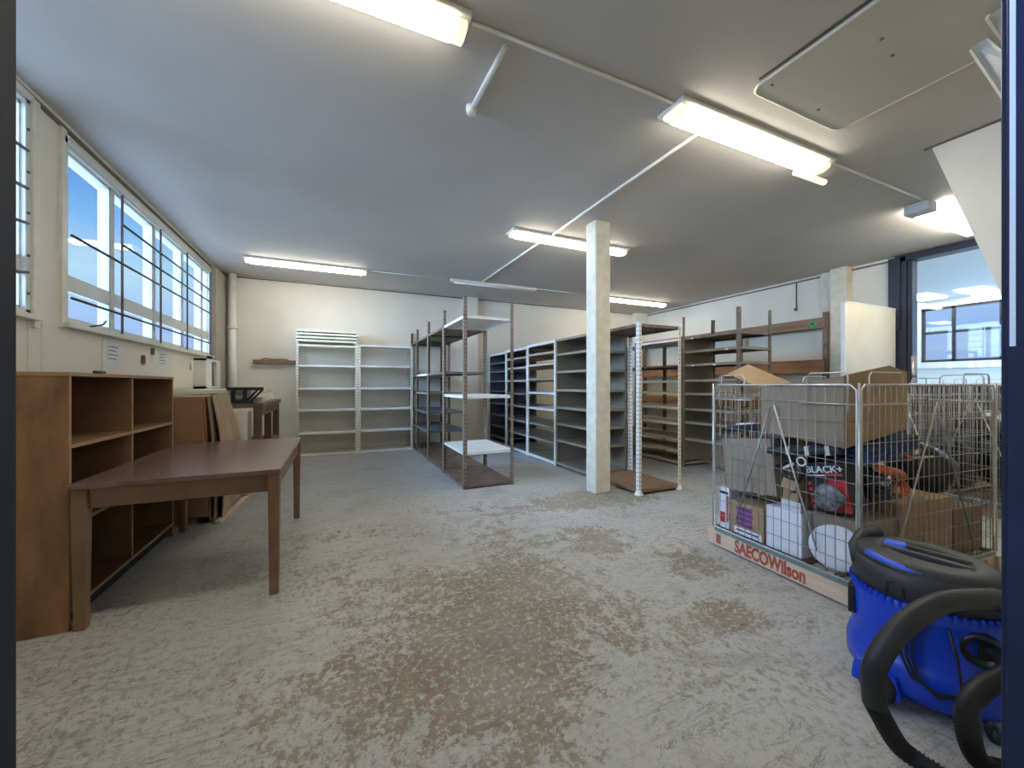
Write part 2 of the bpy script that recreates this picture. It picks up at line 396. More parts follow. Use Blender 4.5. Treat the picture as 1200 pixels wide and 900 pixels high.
f = MB(); f.box(fx - .05, fx + .1, wy0 - .14, wy0, wz0 - .1, wz1 + .1); f.box(fx - .05, fx + .1, wy1, wy1 + .14, wz0 - .1, wz1 + .1); f.box(fx - .05, fx + .1, wy0, wy1, wz1, wz1 + .1); f.box(fx - .09, fx + .1, wy0 - .12, wy1 + .12, wz0 - .16, wz0)
struct('window_surround', f, 'white', r)
f = MB()
for y in (wy0 + .03, 2.5, 3.58, 4.35, wy1 - .03): f.box(fx, fx + .06, y - .03, y + .03, wz0, wz1)
for z in (wz0 + .03, 2.58, wz1 - .03): f.box(fx, fx + .06, wy0, wy1, z - .03, z + .03)
struct('window_frame', f, 'navyframe', r)
struct('pane', MB().box(fx + .03, fx + .035, wy0, wy1, wz0, wz1), 'glass', r)
for i, (x, y) in enumerate(((13.1, 4.55), (13.3, 3.75), (10.5, 6.6), (10.5, 1.0), (9.0, 6.2), (9.0, .6))):  # all after the first pair are added out of view to brighten the room
    tag(MB().box(x - .5, x + .5, y - .22, y + .22, 3.38, 3.40).build('ceiling_light', 'far_diff'),
        ['glowing light panel on the next room ceiling above the left end of its window', 'glowing light panel on the next room ceiling above the middle of its window', 'added unseen light panel deep in the next room behind the right wall', 'added unseen light panel in the next room to the right of the view', 'added unseen light panel close behind the right wall shelving side', 'added unseen light panel close behind the low right wall'][i], 'light', 'light panels in the next room')

# column
c = MB(); c.box(2.69, 2.90, 3.66, 3.85, 0, CH)
co = struct('wall_column', c, 'column', bevel=.012)
tag(co, 'white painted square column in the middle of the room', 'column'); co['kind'] = 'structure'
struct('column_foot', MB().prism([(2.665, 3.635, 0), (2.925, 3.635, 0), (2.925, 3.875, 0), (2.665, 3.875, 0)], (0, 0, .035)), 'column', co, bevel=.01)

# stair bulkhead hanging on the right
bh = MB().prism([(4.31, 1.46, CH), (4.31, .2, CH), (4.31, .2, 0), (4.31, .56, 0)][::-1], (.12, 0, 0))
tag(bh.build('stair_bulkhead', 'wall_back'), 'cream slanted boarding that drops from the ceiling beside the right door jamb', 'bulkhead')
def slab(pts, m, lab):
    pts = [Vector(p) for p in pts]; n = (pts[1] - pts[0]).cross(pts[2] - pts[0]).normalized()
    if n.dot(pts[0] - Vector((0, 0, 1.25))) < 0: n = -n
    t = thing('vent_flap', lab, 'vent', pts[0])
    MB().prism(pts, n * .03).build('panel', m, t)
    MB().bar(pts[0], pts[3], .012, .03).build('lip', 'ivory', t)
slab([(3.194, .922, 3.104), (3.187, .870, 3.129), (3.143, .758, 2.892), (3.514, .833, 2.742)], 'grey_plastic', 'pale grey tilted flap below the ceiling beside the right door jamb')
slab([(2.967, .804, 3.089), (2.984, .72, 3.114), (3.115, .738, 2.918), (3.111, .794, 3.031)], 'grey_plastic', 'second pale flap in the top right corner, nearest the lens')

tag(MB().box(4.295, 4.309, .2, 1.50, CH - .012, CH).build('edge_strip', 'dark_gap'), 'thin dark strip where the slanted boarding meets the ceiling', 'strip')
# ceiling hatch
pts = []
for cx_, cy_, a0 in ((3.36 - .07, 1.64 - .07, 0), (2.40 + .07, 1.64 - .07, 90), (2.40 + .07, .30, 180), (3.36 - .07, .30, 270)):
    for k in range(5): a = R(a0 + k * 22.5); pts.append((cx_ + .07 * math.cos(a), cy_ + .07 * math.sin(a), CH - .024))
hp = thing('ceiling_hatch', 'large flat access panel with rounded corners on the ceiling at upper right', 'hatch', (2.88, 1, CH))
MB().prism(pts, (0, 0, .022)).build('hatch_panel', 'ceil', hp)
for x, y in ((2.47, 1.55), (2.98, 1.56), (2.68, 1.1), (2.87, 1.13)): MB().lathe([(0, -.004), (.010, -.004), (.010, 0), (0, 0)], (x, y, CH - .024), 8).build('screw', 'hole_soft', hp)
MB().tube([(p[0], p[1], CH - .020) for p in pts], .009, 6, closed=True).build('edge_bead', 'trim', hp)
MB().box(2.375, 2.388, .3, 1.57, CH - .006, CH).build('shadow_strip', 'dark_gap', hp)

# ------------------------------------------------------------------ ceiling lights
def batten(x0, x1, y, label, lit=True, w=.21, h=.085):
    t = thing('ceiling_light', label, 'light', ((x0 + x1) / 2, y, CH), group='fluorescent lights on the ceiling')
    MB().box(x0, x1, y - w / 2, y + w / 2, CH - .03, CH).build('tray', 'ivory', t, bevel=.012)
    n = 10
    def prof(s):
        return [(y + (w / 2 - .034) * math.cos(math.pi * k / n) * s, CH - .03 - (h - .03) * (math.sin(math.pi * k / n) ** .6) * s) for k in range(n + 1)]
    d = MB(); e = .085
    d.prism([(x0 + e, a, b) for a, b in prof(1)], (x1 - x0 - 2 * e, 0, 0)); d.build('diffuser', 'diff', t)
    for xa, xb in ((x0 + .018, x0 + e), (x1 - e, x1 - .018)):
        MB().prism([(xa, a, b) for a, b in prof(.97)], (xb - xa, 0, 0)).build('end_cap', 'diff_end', t, bevel=.008)
    return t
batten(-1.12, .63, 1.975, 'long glowing fluorescent fitting cut off by the top of the view')
l = batten(2.05, 3.80, 1.965, 'long glowing fluorescent fitting beside the ceiling hatch', w=.235)
l2 = MB().tube([(3.6, 2.06, CH - .06), (4.02, 2.06, CH - .06)], .026, 10); l2.build('lamp_tube', 'diff_end', l)
batten(-1.25, .46, 6.87, 'glowing fluorescent fitting above the cream shelving by the back wall')
batten(1.92, 3.70, 4.35, 'glowing fluorescent fitting that passes behind the white column')
batten(5.08, 6.98, 6.82, 'glowing fluorescent fitting farthest away, right of the column')
t = thing('ceiling_light', 'open glowing fluorescent fitting with square end block beside the slanted bulkhead', 'light', (6, 1.95, CH), group='fluorescent lights on the ceiling')
MB().box(5.45, 5.62, 1.86, 2.06, CH - .11, CH - .01).build('end_cap', 'grey_plastic', t, bevel=.006)
MB().box(5.62, 6.95, 1.88, 2.05, CH - .10, CH - .005).build('diffuser', 'diff', t, bevel=.01)
t = thing('batten_light', 'thin unlit batten on the ceiling above the tall brown shelving', 'light', (2.7, 6.78, CH))
MB().box(1.84, 3.56, 6.74, 6.80, CH - .05, CH).build('tray', 'ivory', t, bevel=.006)
MB().tube([(1.9, 6.765, CH - .065), (3.5, 6.765, CH - .065)], .014, 8).build('lamp_tube', 'white_metal', t)
t = thing('batten_light', 'short white tube pointing away from the door, beside the nearest ceiling light', 'light', (.84, 2.2, CH))
MB().tube([(.85, 1.98, CH - .02), (.835, 2.50, CH - .02)], .017, 10).build('lamp_tube', 'white_metal', t)
MB().lathe([(0, -.05), (.03, -.05), (.036, -.02), (.036, 0)], (.833, 2.53, CH), 14).build('end_cap', 'ivory', t)
def conduit(pts, label, r=.011):
    tag(MB().tube(pts, r, 8).build('conduit', 'ivory'), label, 'conduit', 'conduits on the ceiling')
conduit([(.64, 1.93, CH - .01), (2.04, 1.93, CH - .01)], 'white ceiling conduit joining the two nearest fluorescent fittings')
conduit([(3.82, 1.90, CH - .01), (5.44, 1.90, CH - .01)], 'white ceiling conduit between the hatch light and the slanted bulkhead light')
conduit([(2.46, 2.09, CH - .012), (2.46, 4.23, CH - .012)], 'white ceiling conduit running away between the second light and the column light', .013)
conduit([(2.44, 4.47, CH - .012), (2.42, 6.73, CH - .012)], 'white ceiling conduit beyond the column light, reaching the unlit batten', .013)
conduit([(.48, 6.84, CH - .01), (1.82, 6.78, CH - .01)], 'thin ceiling conduit from the back left light to the unlit batten', .008)
conduit([(3.58, 6.76, CH - .01), (5.05, 6.80, CH - .01)], 'thin ceiling conduit from the unlit batten to the farthest light', .008)

# pipes and wall bits
p = thing('downpipe', 'white vertical pipe with collar in the back left corner', 'pipe', (-1.62, 8.02, 0))
MB().tube([(-1.62, 8.02, 0), (-1.62, 8.02, CH)], .062, 20).build('pipe', 'white_metal', p)
MB().lathe([(.066, 0), (.085, .01), (.085, .05), (.066, .06)], (-1.62, 8.02, 2.20), 20).build('collar', 'ivory', p)
tag(MB().box(-1.799, -1.72, 7.46, 8.12, 0, CH - .05).build('corner_shade_box', 'corner'), 'dark box painted as wall shade in the back left corner beside the white pipe', 'shade_box')  # painted shade: dark box for the shadowed side of the wall
p = thing('wall_cabinet', 'small white wall cabinet with a dark opening near the back left corner', 'cabinet', (-1.72, 7.0, 1.2))
cb = MB(); cb.box(-1.8, -1.66, 6.70, 6.74, 1.2, 1.62); cb.box(-1.8, -1.66, 7.40, 7.44, 1.2, 1.62); cb.box(-1.8, -1.66, 6.70, 7.44, 1.2, 1.23); cb.box(-1.8, -1.66, 6.70, 7.44, 1.59, 1.62)
cb.box(-1.8, -1.79, 6.72, 7.42, 1.2, 1.6); cb.box(-1.70, -1.66, 6.74, 6.98, 1.23, 1.59); cb.box(-1.70, -1.66, 7.22, 7.4, 1.23, 1.59)
cb.build('case', 'white_metal', p)
MB().box(-1.78, -1.69, 6.99, 7.21, 1.24, 1.50).build('inset', 'black', p, bevel=.01)
tag(MB().box(-1.72, -1.66, 6.95, 7.05, 1.622, 1.67).build('wall_plug', 'black', bevel=.01), 'small black device on top of the white wall cabinet', 'device')
for (y0, y1, z0, z1, lab) in ((4.44, 4.72, 1.42, 1.64, 'sheet of paper pinned under the window, nearer the bookcase'), (5.52, 5.78, 1.45, 1.65, 'sheet of paper pinned under the window, farther along the wall')):
    q = thing('notice_paper', lab, 'paper', (XL, y0, z0))
    MB().box(XL, XL + .003, y0, y1, z0, z1).build('sheet', 'paper', q)
    s = MB()
    for k in range(4): s.box(XL + .003, XL + .0036, y0 + .05, y1 - .06 - .03 * (k % 2), z1 - .06 - k * .035, z1 - .052 - k * .035)
    s.build('print_lines', 'hole_soft', q)
for (y, z, h, lab) in ((5.12, 1.46, .09, 'small grey bracket on the wall between the two papers'), (5.34, 1.57, .07, 'small dark hook just under the window sill'), (6.55, 1.45, .10, 'small pale switch on the wall near the white wall cabinet')):
    tag(MB().box(XL, XL + .022, y, y + .05, z, z + h).build('wall_fitting', 'hole_soft' if 'pale' not in lab else 'ivory', bevel=.006), lab, 'fitting')
t = thing('wall_rail', 'narrow brown ledge on the back wall left of the cream shelving', 'rail', (-1, YB - .05, 1.66))
MB().box(-1.33, -.68, YB - .09, YB, 1.63, 1.69).build('ledge', 'timber', t, bevel=.004)
MB().tube([(-1.2, YB - .05, 1.70), (-1.15, YB - .04, 1.715), (-1.05, YB - .05, 1.70), (-.9, YB - .05, 1.71), (-.8, YB - .05, 1.70)], .014, 6).build('bundle', 'card_dark', t)
tag(MB().tube([(XR - .012, 4.30, CH - .05), (XR - .012, 4.30, 2.62)], .011, 6).lathe([(.02, 0), (.025, .0), (.025, .05), (.02, .05)], (XR - .03, 4.30, 2.58), 8).build('conduit', 'hole_soft'), 'short vertical conduit on the right wall above the timber rack', 'conduit')

# ------------------------------------------------------------------ bookcase and table
bk = thing('bookcase', 'brown stained plywood bookcase with square open cubes behind the table', 'bookcase', (-1.45, 3.4, 0))
bx0, bx1, by0, by1, bh_ = -1.70, -1.237, 2.72, 4.10, 1.315
MB().box(bx0, bx1, by0, by0 + .02, 0, bh_ - .02).build('side_panel', 'book', bk, bevel=.001)
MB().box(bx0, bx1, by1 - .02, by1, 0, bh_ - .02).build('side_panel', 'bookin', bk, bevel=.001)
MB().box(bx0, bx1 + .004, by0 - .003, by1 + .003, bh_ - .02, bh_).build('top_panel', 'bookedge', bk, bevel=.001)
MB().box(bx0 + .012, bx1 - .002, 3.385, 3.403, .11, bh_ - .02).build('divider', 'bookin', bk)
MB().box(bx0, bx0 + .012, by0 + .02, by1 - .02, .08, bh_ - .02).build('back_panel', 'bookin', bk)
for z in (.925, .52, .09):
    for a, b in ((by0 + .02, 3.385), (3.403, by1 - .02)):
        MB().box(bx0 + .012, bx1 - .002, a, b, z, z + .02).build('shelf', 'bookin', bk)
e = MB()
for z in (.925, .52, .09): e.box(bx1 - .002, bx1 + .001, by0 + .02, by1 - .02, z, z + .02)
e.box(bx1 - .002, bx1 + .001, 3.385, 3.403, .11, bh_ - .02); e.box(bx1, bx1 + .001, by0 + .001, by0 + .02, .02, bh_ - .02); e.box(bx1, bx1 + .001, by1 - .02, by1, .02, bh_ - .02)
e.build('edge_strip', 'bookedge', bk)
MB().box(bx1 - .06, bx1 - .045, by0 + .02, by1 - .02, 0, .09).build('plinth', 'hole', bk)  # near-black panel stands in for the shade of the kick gap
tag(MB().tube([(-1.26, 3.0, 1.3235), (-1.25, 3.09, 1.3235)], .008, 8).build('marker_pen', 'black'), 'small dark pen lying on the front edge of the bookcase top', 'pen')
tag(MB().box(-1.275, -1.262, 3.12, 3.15, 1.3155, 1.325).build('clip', 'white'), 'tiny white cap lying beside the pen on the bookcase top', 'cap')

tb = thing('table', 'brown wooden table with square corners in front of the bookcase', 'table', (-.77, 3.45, 0))
MB().box(-1.228, -.305, 2.675, 4.225, .722, .75).build('tabletop', 'tabletop', tb, bevel=.004)
for (x0, y0, x1, y1) in ((-1.16, 2.715, -.37, 2.737), (-1.16, 4.165, -.37, 4.187)): MB().box(x0, x1, y0, y1, .615, .722).build('apron', 'tablewood', tb, bevel=.002)
for x in (-1.205, -.352): MB().box(x, x + .022, 2.76, 4.14, .615, .722).build('apron', 'tablewood', tb, bevel=.002)
for x, y in ((-1.192, 2.725), (-.342, 2.725), (-.342, 4.175), (-1.192, 4.175)):
    lg = MB(); w, w2 = .032, .024
    lg.add([(x + s * w, y + q * w, .722) for s, q in ((-1, -1), (1, -1), (1, 1), (-1, 1))] + [(x + s * w2, y + q * w2, 0) for s, q in ((-1, -1), (1, -1), (1, 1), (-1, 1))], [(0, 1, 2, 3), (7, 6, 5, 4), (0, 4, 5, 1), (1, 5, 6, 2), (2, 6, 7, 3), (3, 7, 4, 0)])
    lg.build('leg', 'tablewood', tb, bevel=.006)

# ------------------------------------------------------------------ pile behind the table
t = thing('cardboard_box', 'large closed brown carton behind the bookcase end', 'box', (-1.4, 4.5, 0))
MB().prism([(-1.78, 4.33, .06), (-1.055, 4.33, .06), (-1.10, 4.33, 1.145), (-1.78, 4.33, 1.145)], (0, .67, 0)).build('box_body', 'card_brown', t, bevel=.008)
MB().box(-1.78, -1.14, 4.36, 4.95, 0, .06).build('base', 'card_dark', t)
labs = ['thin brown sheet leaning closest to the carton', 'grey-brown sheet leaning second from the carton', 'pale brown curved sheet leaning outermost of the leaning sheets']
for i, (xb, xt, m_, zt, y0, y1) in enumerate(((-1.038, -1.085, 'card_brown', 1.13, 4.335, 5.0), (-1.012, -1.062, 'card_dark', 1.15, 4.345, 5.05), (-.965, -1.040, 'hard_light', 1.155, 4.40, 5.16))):
    s = MB(); n = 8; pr = []
    for k in range(n + 1):
        q = k / n; z = .02 + (zt - .02) * q; x = xb + (xt - xb) * q + .035 * math.sin(math.pi * q) * (i * .6)
        pr.append((x, z))
    poly = [(x, y0, z) for x, z in pr] + [(x - .010, y0, z) for x, z in pr[::-1]]
    for k in range(n):
        a, b = pr[k], pr[k + 1]
        y1a = y1 - (.22 * max(0, (k / n - .55)) * 2 if i == 2 else 0); y1b = y1 - (.22 * max(0, ((k + 1) / n - .55)) * 2 if i == 2 else 0)
        s.add([(a[0], y0, a[1]), (a[0], y1a, a[1]), (b[0], y1b, b[1]), (b[0], y0, b[1]), (a[0] - .01, y0, a[1]), (a[0] - .01, y1a, a[1]), (b[0] - .01, y1b, b[1]), (b[0] - .01, y0, b[1])],
              [(0, 1, 2, 3), (7, 6, 5, 4), (0, 3, 7, 4), (1, 5, 6, 2), (3, 2, 6, 7), (0, 4, 5, 1)])
    tag(s.build('board_sheet', m_), labs[i], 'board', 'sheets leaning behind the table')
tag(MB().prism([(-1.0, 4.30, 0.0), (-.955, 4.30, 0.0), (-.89, 5.14, .0), (-.93, 5.14, 0.0)], (0, 0, .022)).build('wood_batten', 'pine'), 'pale strip of wood on the floor at the foot of the leaning sheets', 'batten')
t = thing('storage_cabinet', 'pale cream narrow cabinet behind the leaning sheets', 'cabinet', (-1.3, 5.3, 0))
MB().box(-1.76, -.915, 5.19, 5.42, .03, .965).build('case', 'cream_metal', t, bevel=.006)
MB().box(-1.74, -.925, 5.21, 5.40, 0, .03).build('plinth', 'card_dark', t)
MB().box(-.914, -.909, 5.205, 5.405, .05, .945).build('end_panel', 'card_gray', t)
dk = thing('workbench', 'dark brown wooden workbench beyond the pale cabinet', 'workbench', (-1.3, 6.25, 0))
MB().box(-1.78, -.80, 5.44, 7.08, .98, 1.03).build('worktop', 'benchwood', dk, bevel=.004)
for x, y in ((-.86, 5.50), (-.86, 7.02), (-1.72, 5.50), (-1.72, 7.02), (-.86, 6.26)): MB().box(x - .04, x + .04, y - .04, y + .04, 0, .98).build('leg', 'benchwood', dk, bevel=.003)
MB().box(-1.76, -.82, 5.55, 6.98, .45, .48).build('lower_shelf', 'card_dark', dk)
MB().box(-.84, -.82, 5.54, 6.98, .88, .98).build('apron', 'benchwood', dk)
for (x0, x1, y0, y1, z0, m_, lab) in ((-1.70, -1.35, 5.50, 7.0, 1.031, 'cream_metal', 'cream board lying on the workbench against the wall'), (-1.30, -.88, 5.95, 7.00, 1.031, 'white_metal', 'short white tray lying under the top board on the workbench'),
                                      (-1.32, -.90, 5.55, 7.02, 1.085, 'cream_metal', 'cream shelf tray in the middle of the workbench stack'), (-1.68, -.93, 5.52, 6.98, 1.145, 'cream_metal', 'long cream board on top of the workbench stack')):
    b_ = MB(); b_.box(x0, x1, y0, y1, z0, z0 + .048); tag(b_.build('shelf_board', m_, bevel=.003), lab, 'board', 'boards lying on the workbench')
t = thing('folding_trestle', 'black metal folding legs lying on the front of the workbench', 'trestle', (-1.0, 5.5, 1.03))
g = MB(); g.box(-1.16, -.80, 5.45, 5.50, 1.185, 1.222); g.build('rail', 'black', t)
for x in (-1.10, -.985): MB().box(x - .020, x + .020, 5.46, 5.49, 1.045, 1.19).build('leg', 'black', t)
for x in (-.97, -.92): MB().bar((x, 5.478, 1.06), (x + .11, 5.478, 1.19), .022, .02).build('brace', 'black', t)
MB().box(-1.22, -.90, 5.455, 5.495, 1.031, 1.065).build('foot', 'black', t)

# ------------------------------------------------------------------ shelving
def post_mb(x, y, h, sx, sy, w=.042, th=.004, holes=True):
    """slotted angle: corner at (x, y), flanges towards sx and sy"""
    b = MB(); b.box(x, x + sx * w, y, y + sy * th, 0, h); b.box(x, x + sx * th, y + sy * th, y + sy * w, 0, h)
    if holes:
        z = .05; e = .0012
        while z < h - .02:
            for off in (.020,):
                b.box(x + sx * (off - .006), x + sx * (off + .006), y - sy * e, y + sy * (th + e), z, z + .020, 1)
                b.box(x - sx * e, x + sx * (th + e), y + sy * (off - .006), y + sy * (off + .006), z, z + .020, 1)
            z += .05
    return b
def tray(x0, x1, y0, y1, z, lip=.034):
    b = MB(); b.box(x0, x1, y0, y1, z - .003, z)
    b.box(x0, x1, y0, y0 + .003, z - lip, z - .003); b.box(x0, x1, y1 - .003, y1, z - lip, z - .003)
    b.box(x0, x0 + .003, y0 + .003, y1 - .003, z - lip, z - .003); b.box(x1 - .003, x1, y0 + .003, y1 - .003, z - lip, z - .003)
    return b
def unit(label, x0, x1, y0, y1, zs, posts, pm='brown_metal', sm='olive_metal', hm='hole', group=None, smats={}, panels=(), back=None, lipz=.034, pmats={}, name='shelving_unit', feet=False, rails=None):
    """posts: heights for corners (x0y0, x1y0, x1y1, x0y1) or one height"""
    t = thing(name, label, 'shelving', ((x0 + x1) / 2, (y0 + y1) / 2, 0), group=group)
    hs = posts if isinstance(posts, (tuple, list)) else (posts,) * 4
    for k, (x, y, sx, sy) in enumerate(((x0, y0, 1, 1), (x1, y0, -1, 1), (x1, y1, -1, -1), (x0, y1, 1, -1))):
        if hs[k]:
            po = post_mb(x, y, hs[k], sx, sy).build('post', [pmats.get(k, pm), hm], t)
            if feet: MB().lathe([(.052, 0), (.046, .02), (.03, .045), (.022, .06)], (x + sx * .018, y + sy * .018, 0), 12).build('foot', pmats.get(k, pm), po)
    g = .0055
    for i, z in enumerate(zs):
        tray(x0 + g, x1 - g, y0 + g, y1 - g, z, lipz).build('shelf', smats.get(i, sm), t)
    for (xa, xb, ya, yb, za, zb, m_) in panels:
        MB().box(xa, xb, ya, yb, za, zb).build('side_panel', m_, t)
    if rails:
        for z in (.062, zs[-1] + .002): MB().box(x0 - .004, x0 - .0012, y0, y1, z - .045, z).build('front_rail', rails, t)
    if back:
        (xa, xb, ya, yb, za, zb, m_) = back; MB().box(xa, xb, ya, yb, za, zb).build('back_panel', m_, t)
    return t
# A: cream shelving on the back wall
GA = 'cream shelving against the back wall'
unit('cream slotted shelving on the back wall with spare trays stacked on top', -.64, .350, 7.62, 8.07, (.04, .42, .82, 1.20, 1.60, 1.955), (2.0, 2.0, 2.0, 2.0), 'cream_metal', 'cream_metal', 'hole_soft', GA, smats={1: 'white_metal', 2: 'white_metal', 3: 'white_metal', 4: 'white_metal'})
unit('cream slotted shelving on the back wall, right of the stacked trays, empty top', .356, 1.335, 7.62, 8.07, (.04, .42, .82, 1.20, 1.61, 1.985), 1.99, 'cream_metal', 'white_metal', 'hole_soft', GA)
for i in range(4):
    z = 2.003 + .058 * i; dx = (0, -.008, .006, -.004)[i]
    tag(tray(-.628 + dx, .34 + dx, 7.615, 8.06, z + .036, .036).build('shelf_tray', 'cream_metal'),
        'spare cream shelf tray lying on the left cream shelving, ' + ('lowest of four', 'second from the bottom', 'second from the top', 'topmost of four')[i], 'shelf', 'spare trays on the cream shelving')
    s = MB()
    if i < 3:
        for x in (-.55, -.1, .28): s.box(x, x + .04, 7.66, 7.70, z + .0365, z + .0575)
        s_ = s.build('spacer', 'brown_metal'); tag(s_, 'small dark packing pieces between two spare trays, ' + ('lowest gap', 'middle gap', 'top gap')[i], 'spacer')
# B: tall brown run standing out into the room
GB = 'tall brown open shelving run'
bx0, bx1 = 1.38, 2.03
ys = (4.47, 5.46, 6.50, 7.50, 8.10)
unit('tall brown open shelving bay standing nearest the door, with two white trays', bx0, bx1, ys[0], ys[1], (.05, .44, 1.12, 2.085), (2.31, 2.29, 2.10, 2.31), 'brown_metal', 'white_metal', 'hole_tan', GB, smats={0: 'brown_metal'})
unit('tall brown open shelving bay second from the door, with one mid shelf', bx0, bx1, ys[1] + .004, ys[2], (.05, 1.44, 2.085), (2.12, 2.12, 2.12, 2.30), 'brown_metal', 'olive_metal', 'hole_tan', GB, smats={0: 'brown_metal', 1: 'brown_metal', 2: 'brown_metal'})
unit('tall brown open shelving bay third from the door, filled with dark shelves', bx0, bx1, ys[2] + .004, ys[3], (.05, .48, .79, 1.12, 1.44, 2.085), (2.30, 2.12, 2.12, 2.30), 'brown_metal', 'slate_metal', 'hole_tan', GB, smats={0: 'brown_metal', 4: 'white_metal', 5: 'brown_metal', 3: 'olive_metal'})
unit('tall brown open shelving bay touching the back wall', bx0, bx1, ys[3] + .004, ys[4], (.05, .48, .79, 1.12, 1.44, 2.085), (2.12, 2.12, 2.3, 2.3), 'brown_metal', 'slate_metal', 'hole', GB, smats={0: 'brown_metal'})
# C: middle row running to the back wall
GC = 'middle row of shelving running to the back wall'
cx0, cx1 = 3.07, 3.73
unit('nearest open bay of the middle row with white footed posts and no mid shelves', cx0 + .03, cx1 + .02, 3.42, 4.30, (.06, 1.945), (1.96, 1.94, 1.94, 1.94), 'cream_metal', 'brown_metal', 'hole_soft', GC, smats={0: 'timber'}, pmats={0: 'white_metal', 2: 'white_metal'}, feet=True)
unit('olive grey bay of the middle row with a solid side panel, right behind the column', cx0, cx1, 4.34, 5.20, (.07, .42, .67, .92, 1.185, 1.46, 1.725, 1.945), 1.95, 'olive_metal', 'olive_metal', 'hole', GC,
     panels=((cx0 + .006, cx1 - .006, 5.185, 5.193, .03, 1.93, 'olive_metal'),), back=(cx1 - .016, cx1 - .008, 4.36, 5.18, .05, 1.93, 'olive_metal'))
unit('white framed bay of the middle row with two bright white shelves', cx0, cx1, 5.205, 6.17, (.07, .36, .60, .87, 1.13, 1.36, 1.60, 1.78, 1.945), 1.95, 'white_metal', 'olive_metal', 'hole_pale', GC, smats={0: 'olive_metal', 3: 'white_metal', 4: 'white_metal', 6: 'tan_metal', 7: 'tan_metal'}, pmats={1: 'brown_metal', 2: 'brown_metal'}, rails='white_metal')
unit('brown shelved bay of the middle row between two white posts', cx0, cx1, 6.175, 7.12, (.07, .36, .60, .87, 1.10, 1.34, 1.58, 1.76, 1.925), 1.94, 'white_metal', 'olive_metal', 'hole_pale', GC, smats={0: 'olive_metal', 6: 'tan_metal', 5: 'tan_metal', 7: 'tan_metal'}, pmats={0: 'white_metal', 1: 'brown_metal', 2: 'brown_metal'}, rails='white_metal')
unit('dark slate bay of the middle row touching the back wall', cx0, cx1, 7.125, 8.06, (.07, .18, .40, .64, .88, 1.13, 1.34, 1.54, 1.72, 1.91), 1.93, 'white_metal', 'slate_metal', 'hole_pale', GC,
     panels=((cx0 + .006, cx1 - .006, 8.045, 8.053, .03, 1.9, 'slate_metal'),), back=(cx1 - .016, cx1 - .008, 7.14, 8.04, .05, 1.9, 'slate_metal'), rails='white_metal', pmats={2: 'slate_metal', 1: 'slate_metal'})
# E: far row on the right
GE = 'right-hand row of shelving in front of the timber rack'
ex0, ex1 = 4.81, 5.47
Z8 = (.45, .70, .90, 1.13, 1.33, 1.56, 1.76, 1.965)
unit('tall brown bay of the right-hand row behind the wire cage, with a green-grey side panel', ex0, ex1, 3.44, 4.36, Z8, (2.28, 2.28, 2.28, 2.28), 'brown_metal', 'olive_metal', 'hole_soft', GE, smats={7: 'brown_metal'},
     panels=((ex0 + .006, ex1 - .006, 4.345, 4.353, .10, 1.95, 'olive_metal'),))
w = 1.0; y = 4.366
for i, lab in enumerate(('bay of the right-hand row seen through the open white-posted bay', 'bay of the right-hand row, third from the wire cage', 'bay of the right-hand row farthest from the wire cage, mostly hidden')):
    unit(lab, ex0, ex1, y, y + w - .006, (.06, .25, .42, .66, .90, 1.13, 1.32, 1.56, 1.965), 1.99, 'tan_metal' if i else 'brown_metal', 'tan_metal', 'hole_soft', GE, smats={7: 'brown_metal', 3: 'white_metal', 4: 'white_metal', 5: 'cream_metal', 6: 'white_metal', 8: 'white_metal'}, pmats={0: 'brown_metal', 3: 'brown_metal'})
    y += w
# timber rack behind
tr = thing('timber_rack', 'long rough timber rack along the right wall with thick brown boards', 'rack', (7.4, 5.8, 0))
for z, h_, m_ in ((2.19, .17, 'timber'), (1.45, .22, 'rust_wood'), (.82, .16, 'rust_wood'), (.25, .14, 'timber')):
    MB().box(7.28, 7.32, 3.73, 7.90, z, z + h_).build('rail', m_, tr, bevel=.003)
    MB().box(7.32, 7.54, 3.91, 7.90, z + .03, z + .05).build('shelf', m_, tr)
for y in (3.71, 5.2, 6.6, 7.86): MB().box(7.325, 7.385, y, y + .07, 0, 2.45 if y < 4 else 2.34).build('post', 'brown_metal', tr, bevel=.003)
sk = thing('green_sticker', 'small green diamond sticker on the top board of the timber rack', 'sticker', (7.27, 3.9, 2.28))
y, z = 3.90, 2.27
MB().prism([(7.278, y - .075, z), (7.278, y, z - .06), (7.278, y + .075, z), (7.278, y, z + .06)], (-.003, 0, 0)).build('sheet', 'green', sk)
MB().prism([(7.2745, y - .04, z), (7.2745, y, z - .016), (7.2745, y + .04, z), (7.2745, y, z + .016)], (-.001, 0, 0)).build('mark', 'black', sk)
# price tickets on shelves
tk = ((4.16, 1.95), (4.15, 1.545), (3.78, 1.545), (3.62, .885), (3.60, 1.745), (3.58, .885))
for i, (y, z) in enumerate(tk):
    tag(MB().box(ex0 + .0005, ex0 + .0045, y, y + .05, z - .020, z - .002).build('shelf_ticket', 'white'), ('tiny white ticket on the front lip of the top shelf of the tall brown bay', 'tiny white ticket on the third lip down, far end of the tall brown bay', 'tiny white ticket on the third lip down, middle of the tall brown bay',
        'left one of two tiny white tickets low on the tall brown bay', 'tiny white ticket on the second shelf lip by the near brown post', 'right one of two tiny white tickets low on the tall brown bay')[i], 'ticket', 'white tickets on the tall brown bay')
# partition panel beside the opening
t = thing('partition_panel', 'upright cream panel sticking out from the right wall beside the navy frame', 'panel', (6.8, 2.96, 0))
MB().box(6.146, 7.45, 2.90, 2.94, 0, 2.34).build('board', 'panelpaint', t, bevel=.003)
MB().box(6.125, 6.145, 2.895, 2.945, 0, 2.34).build('end_post', 'white_metal', t, bevel=.003)
MB().box(6.155, 7.45, 2.895, 2.945, 2.34, 2.365).build('cap_rail', 'trim', t)

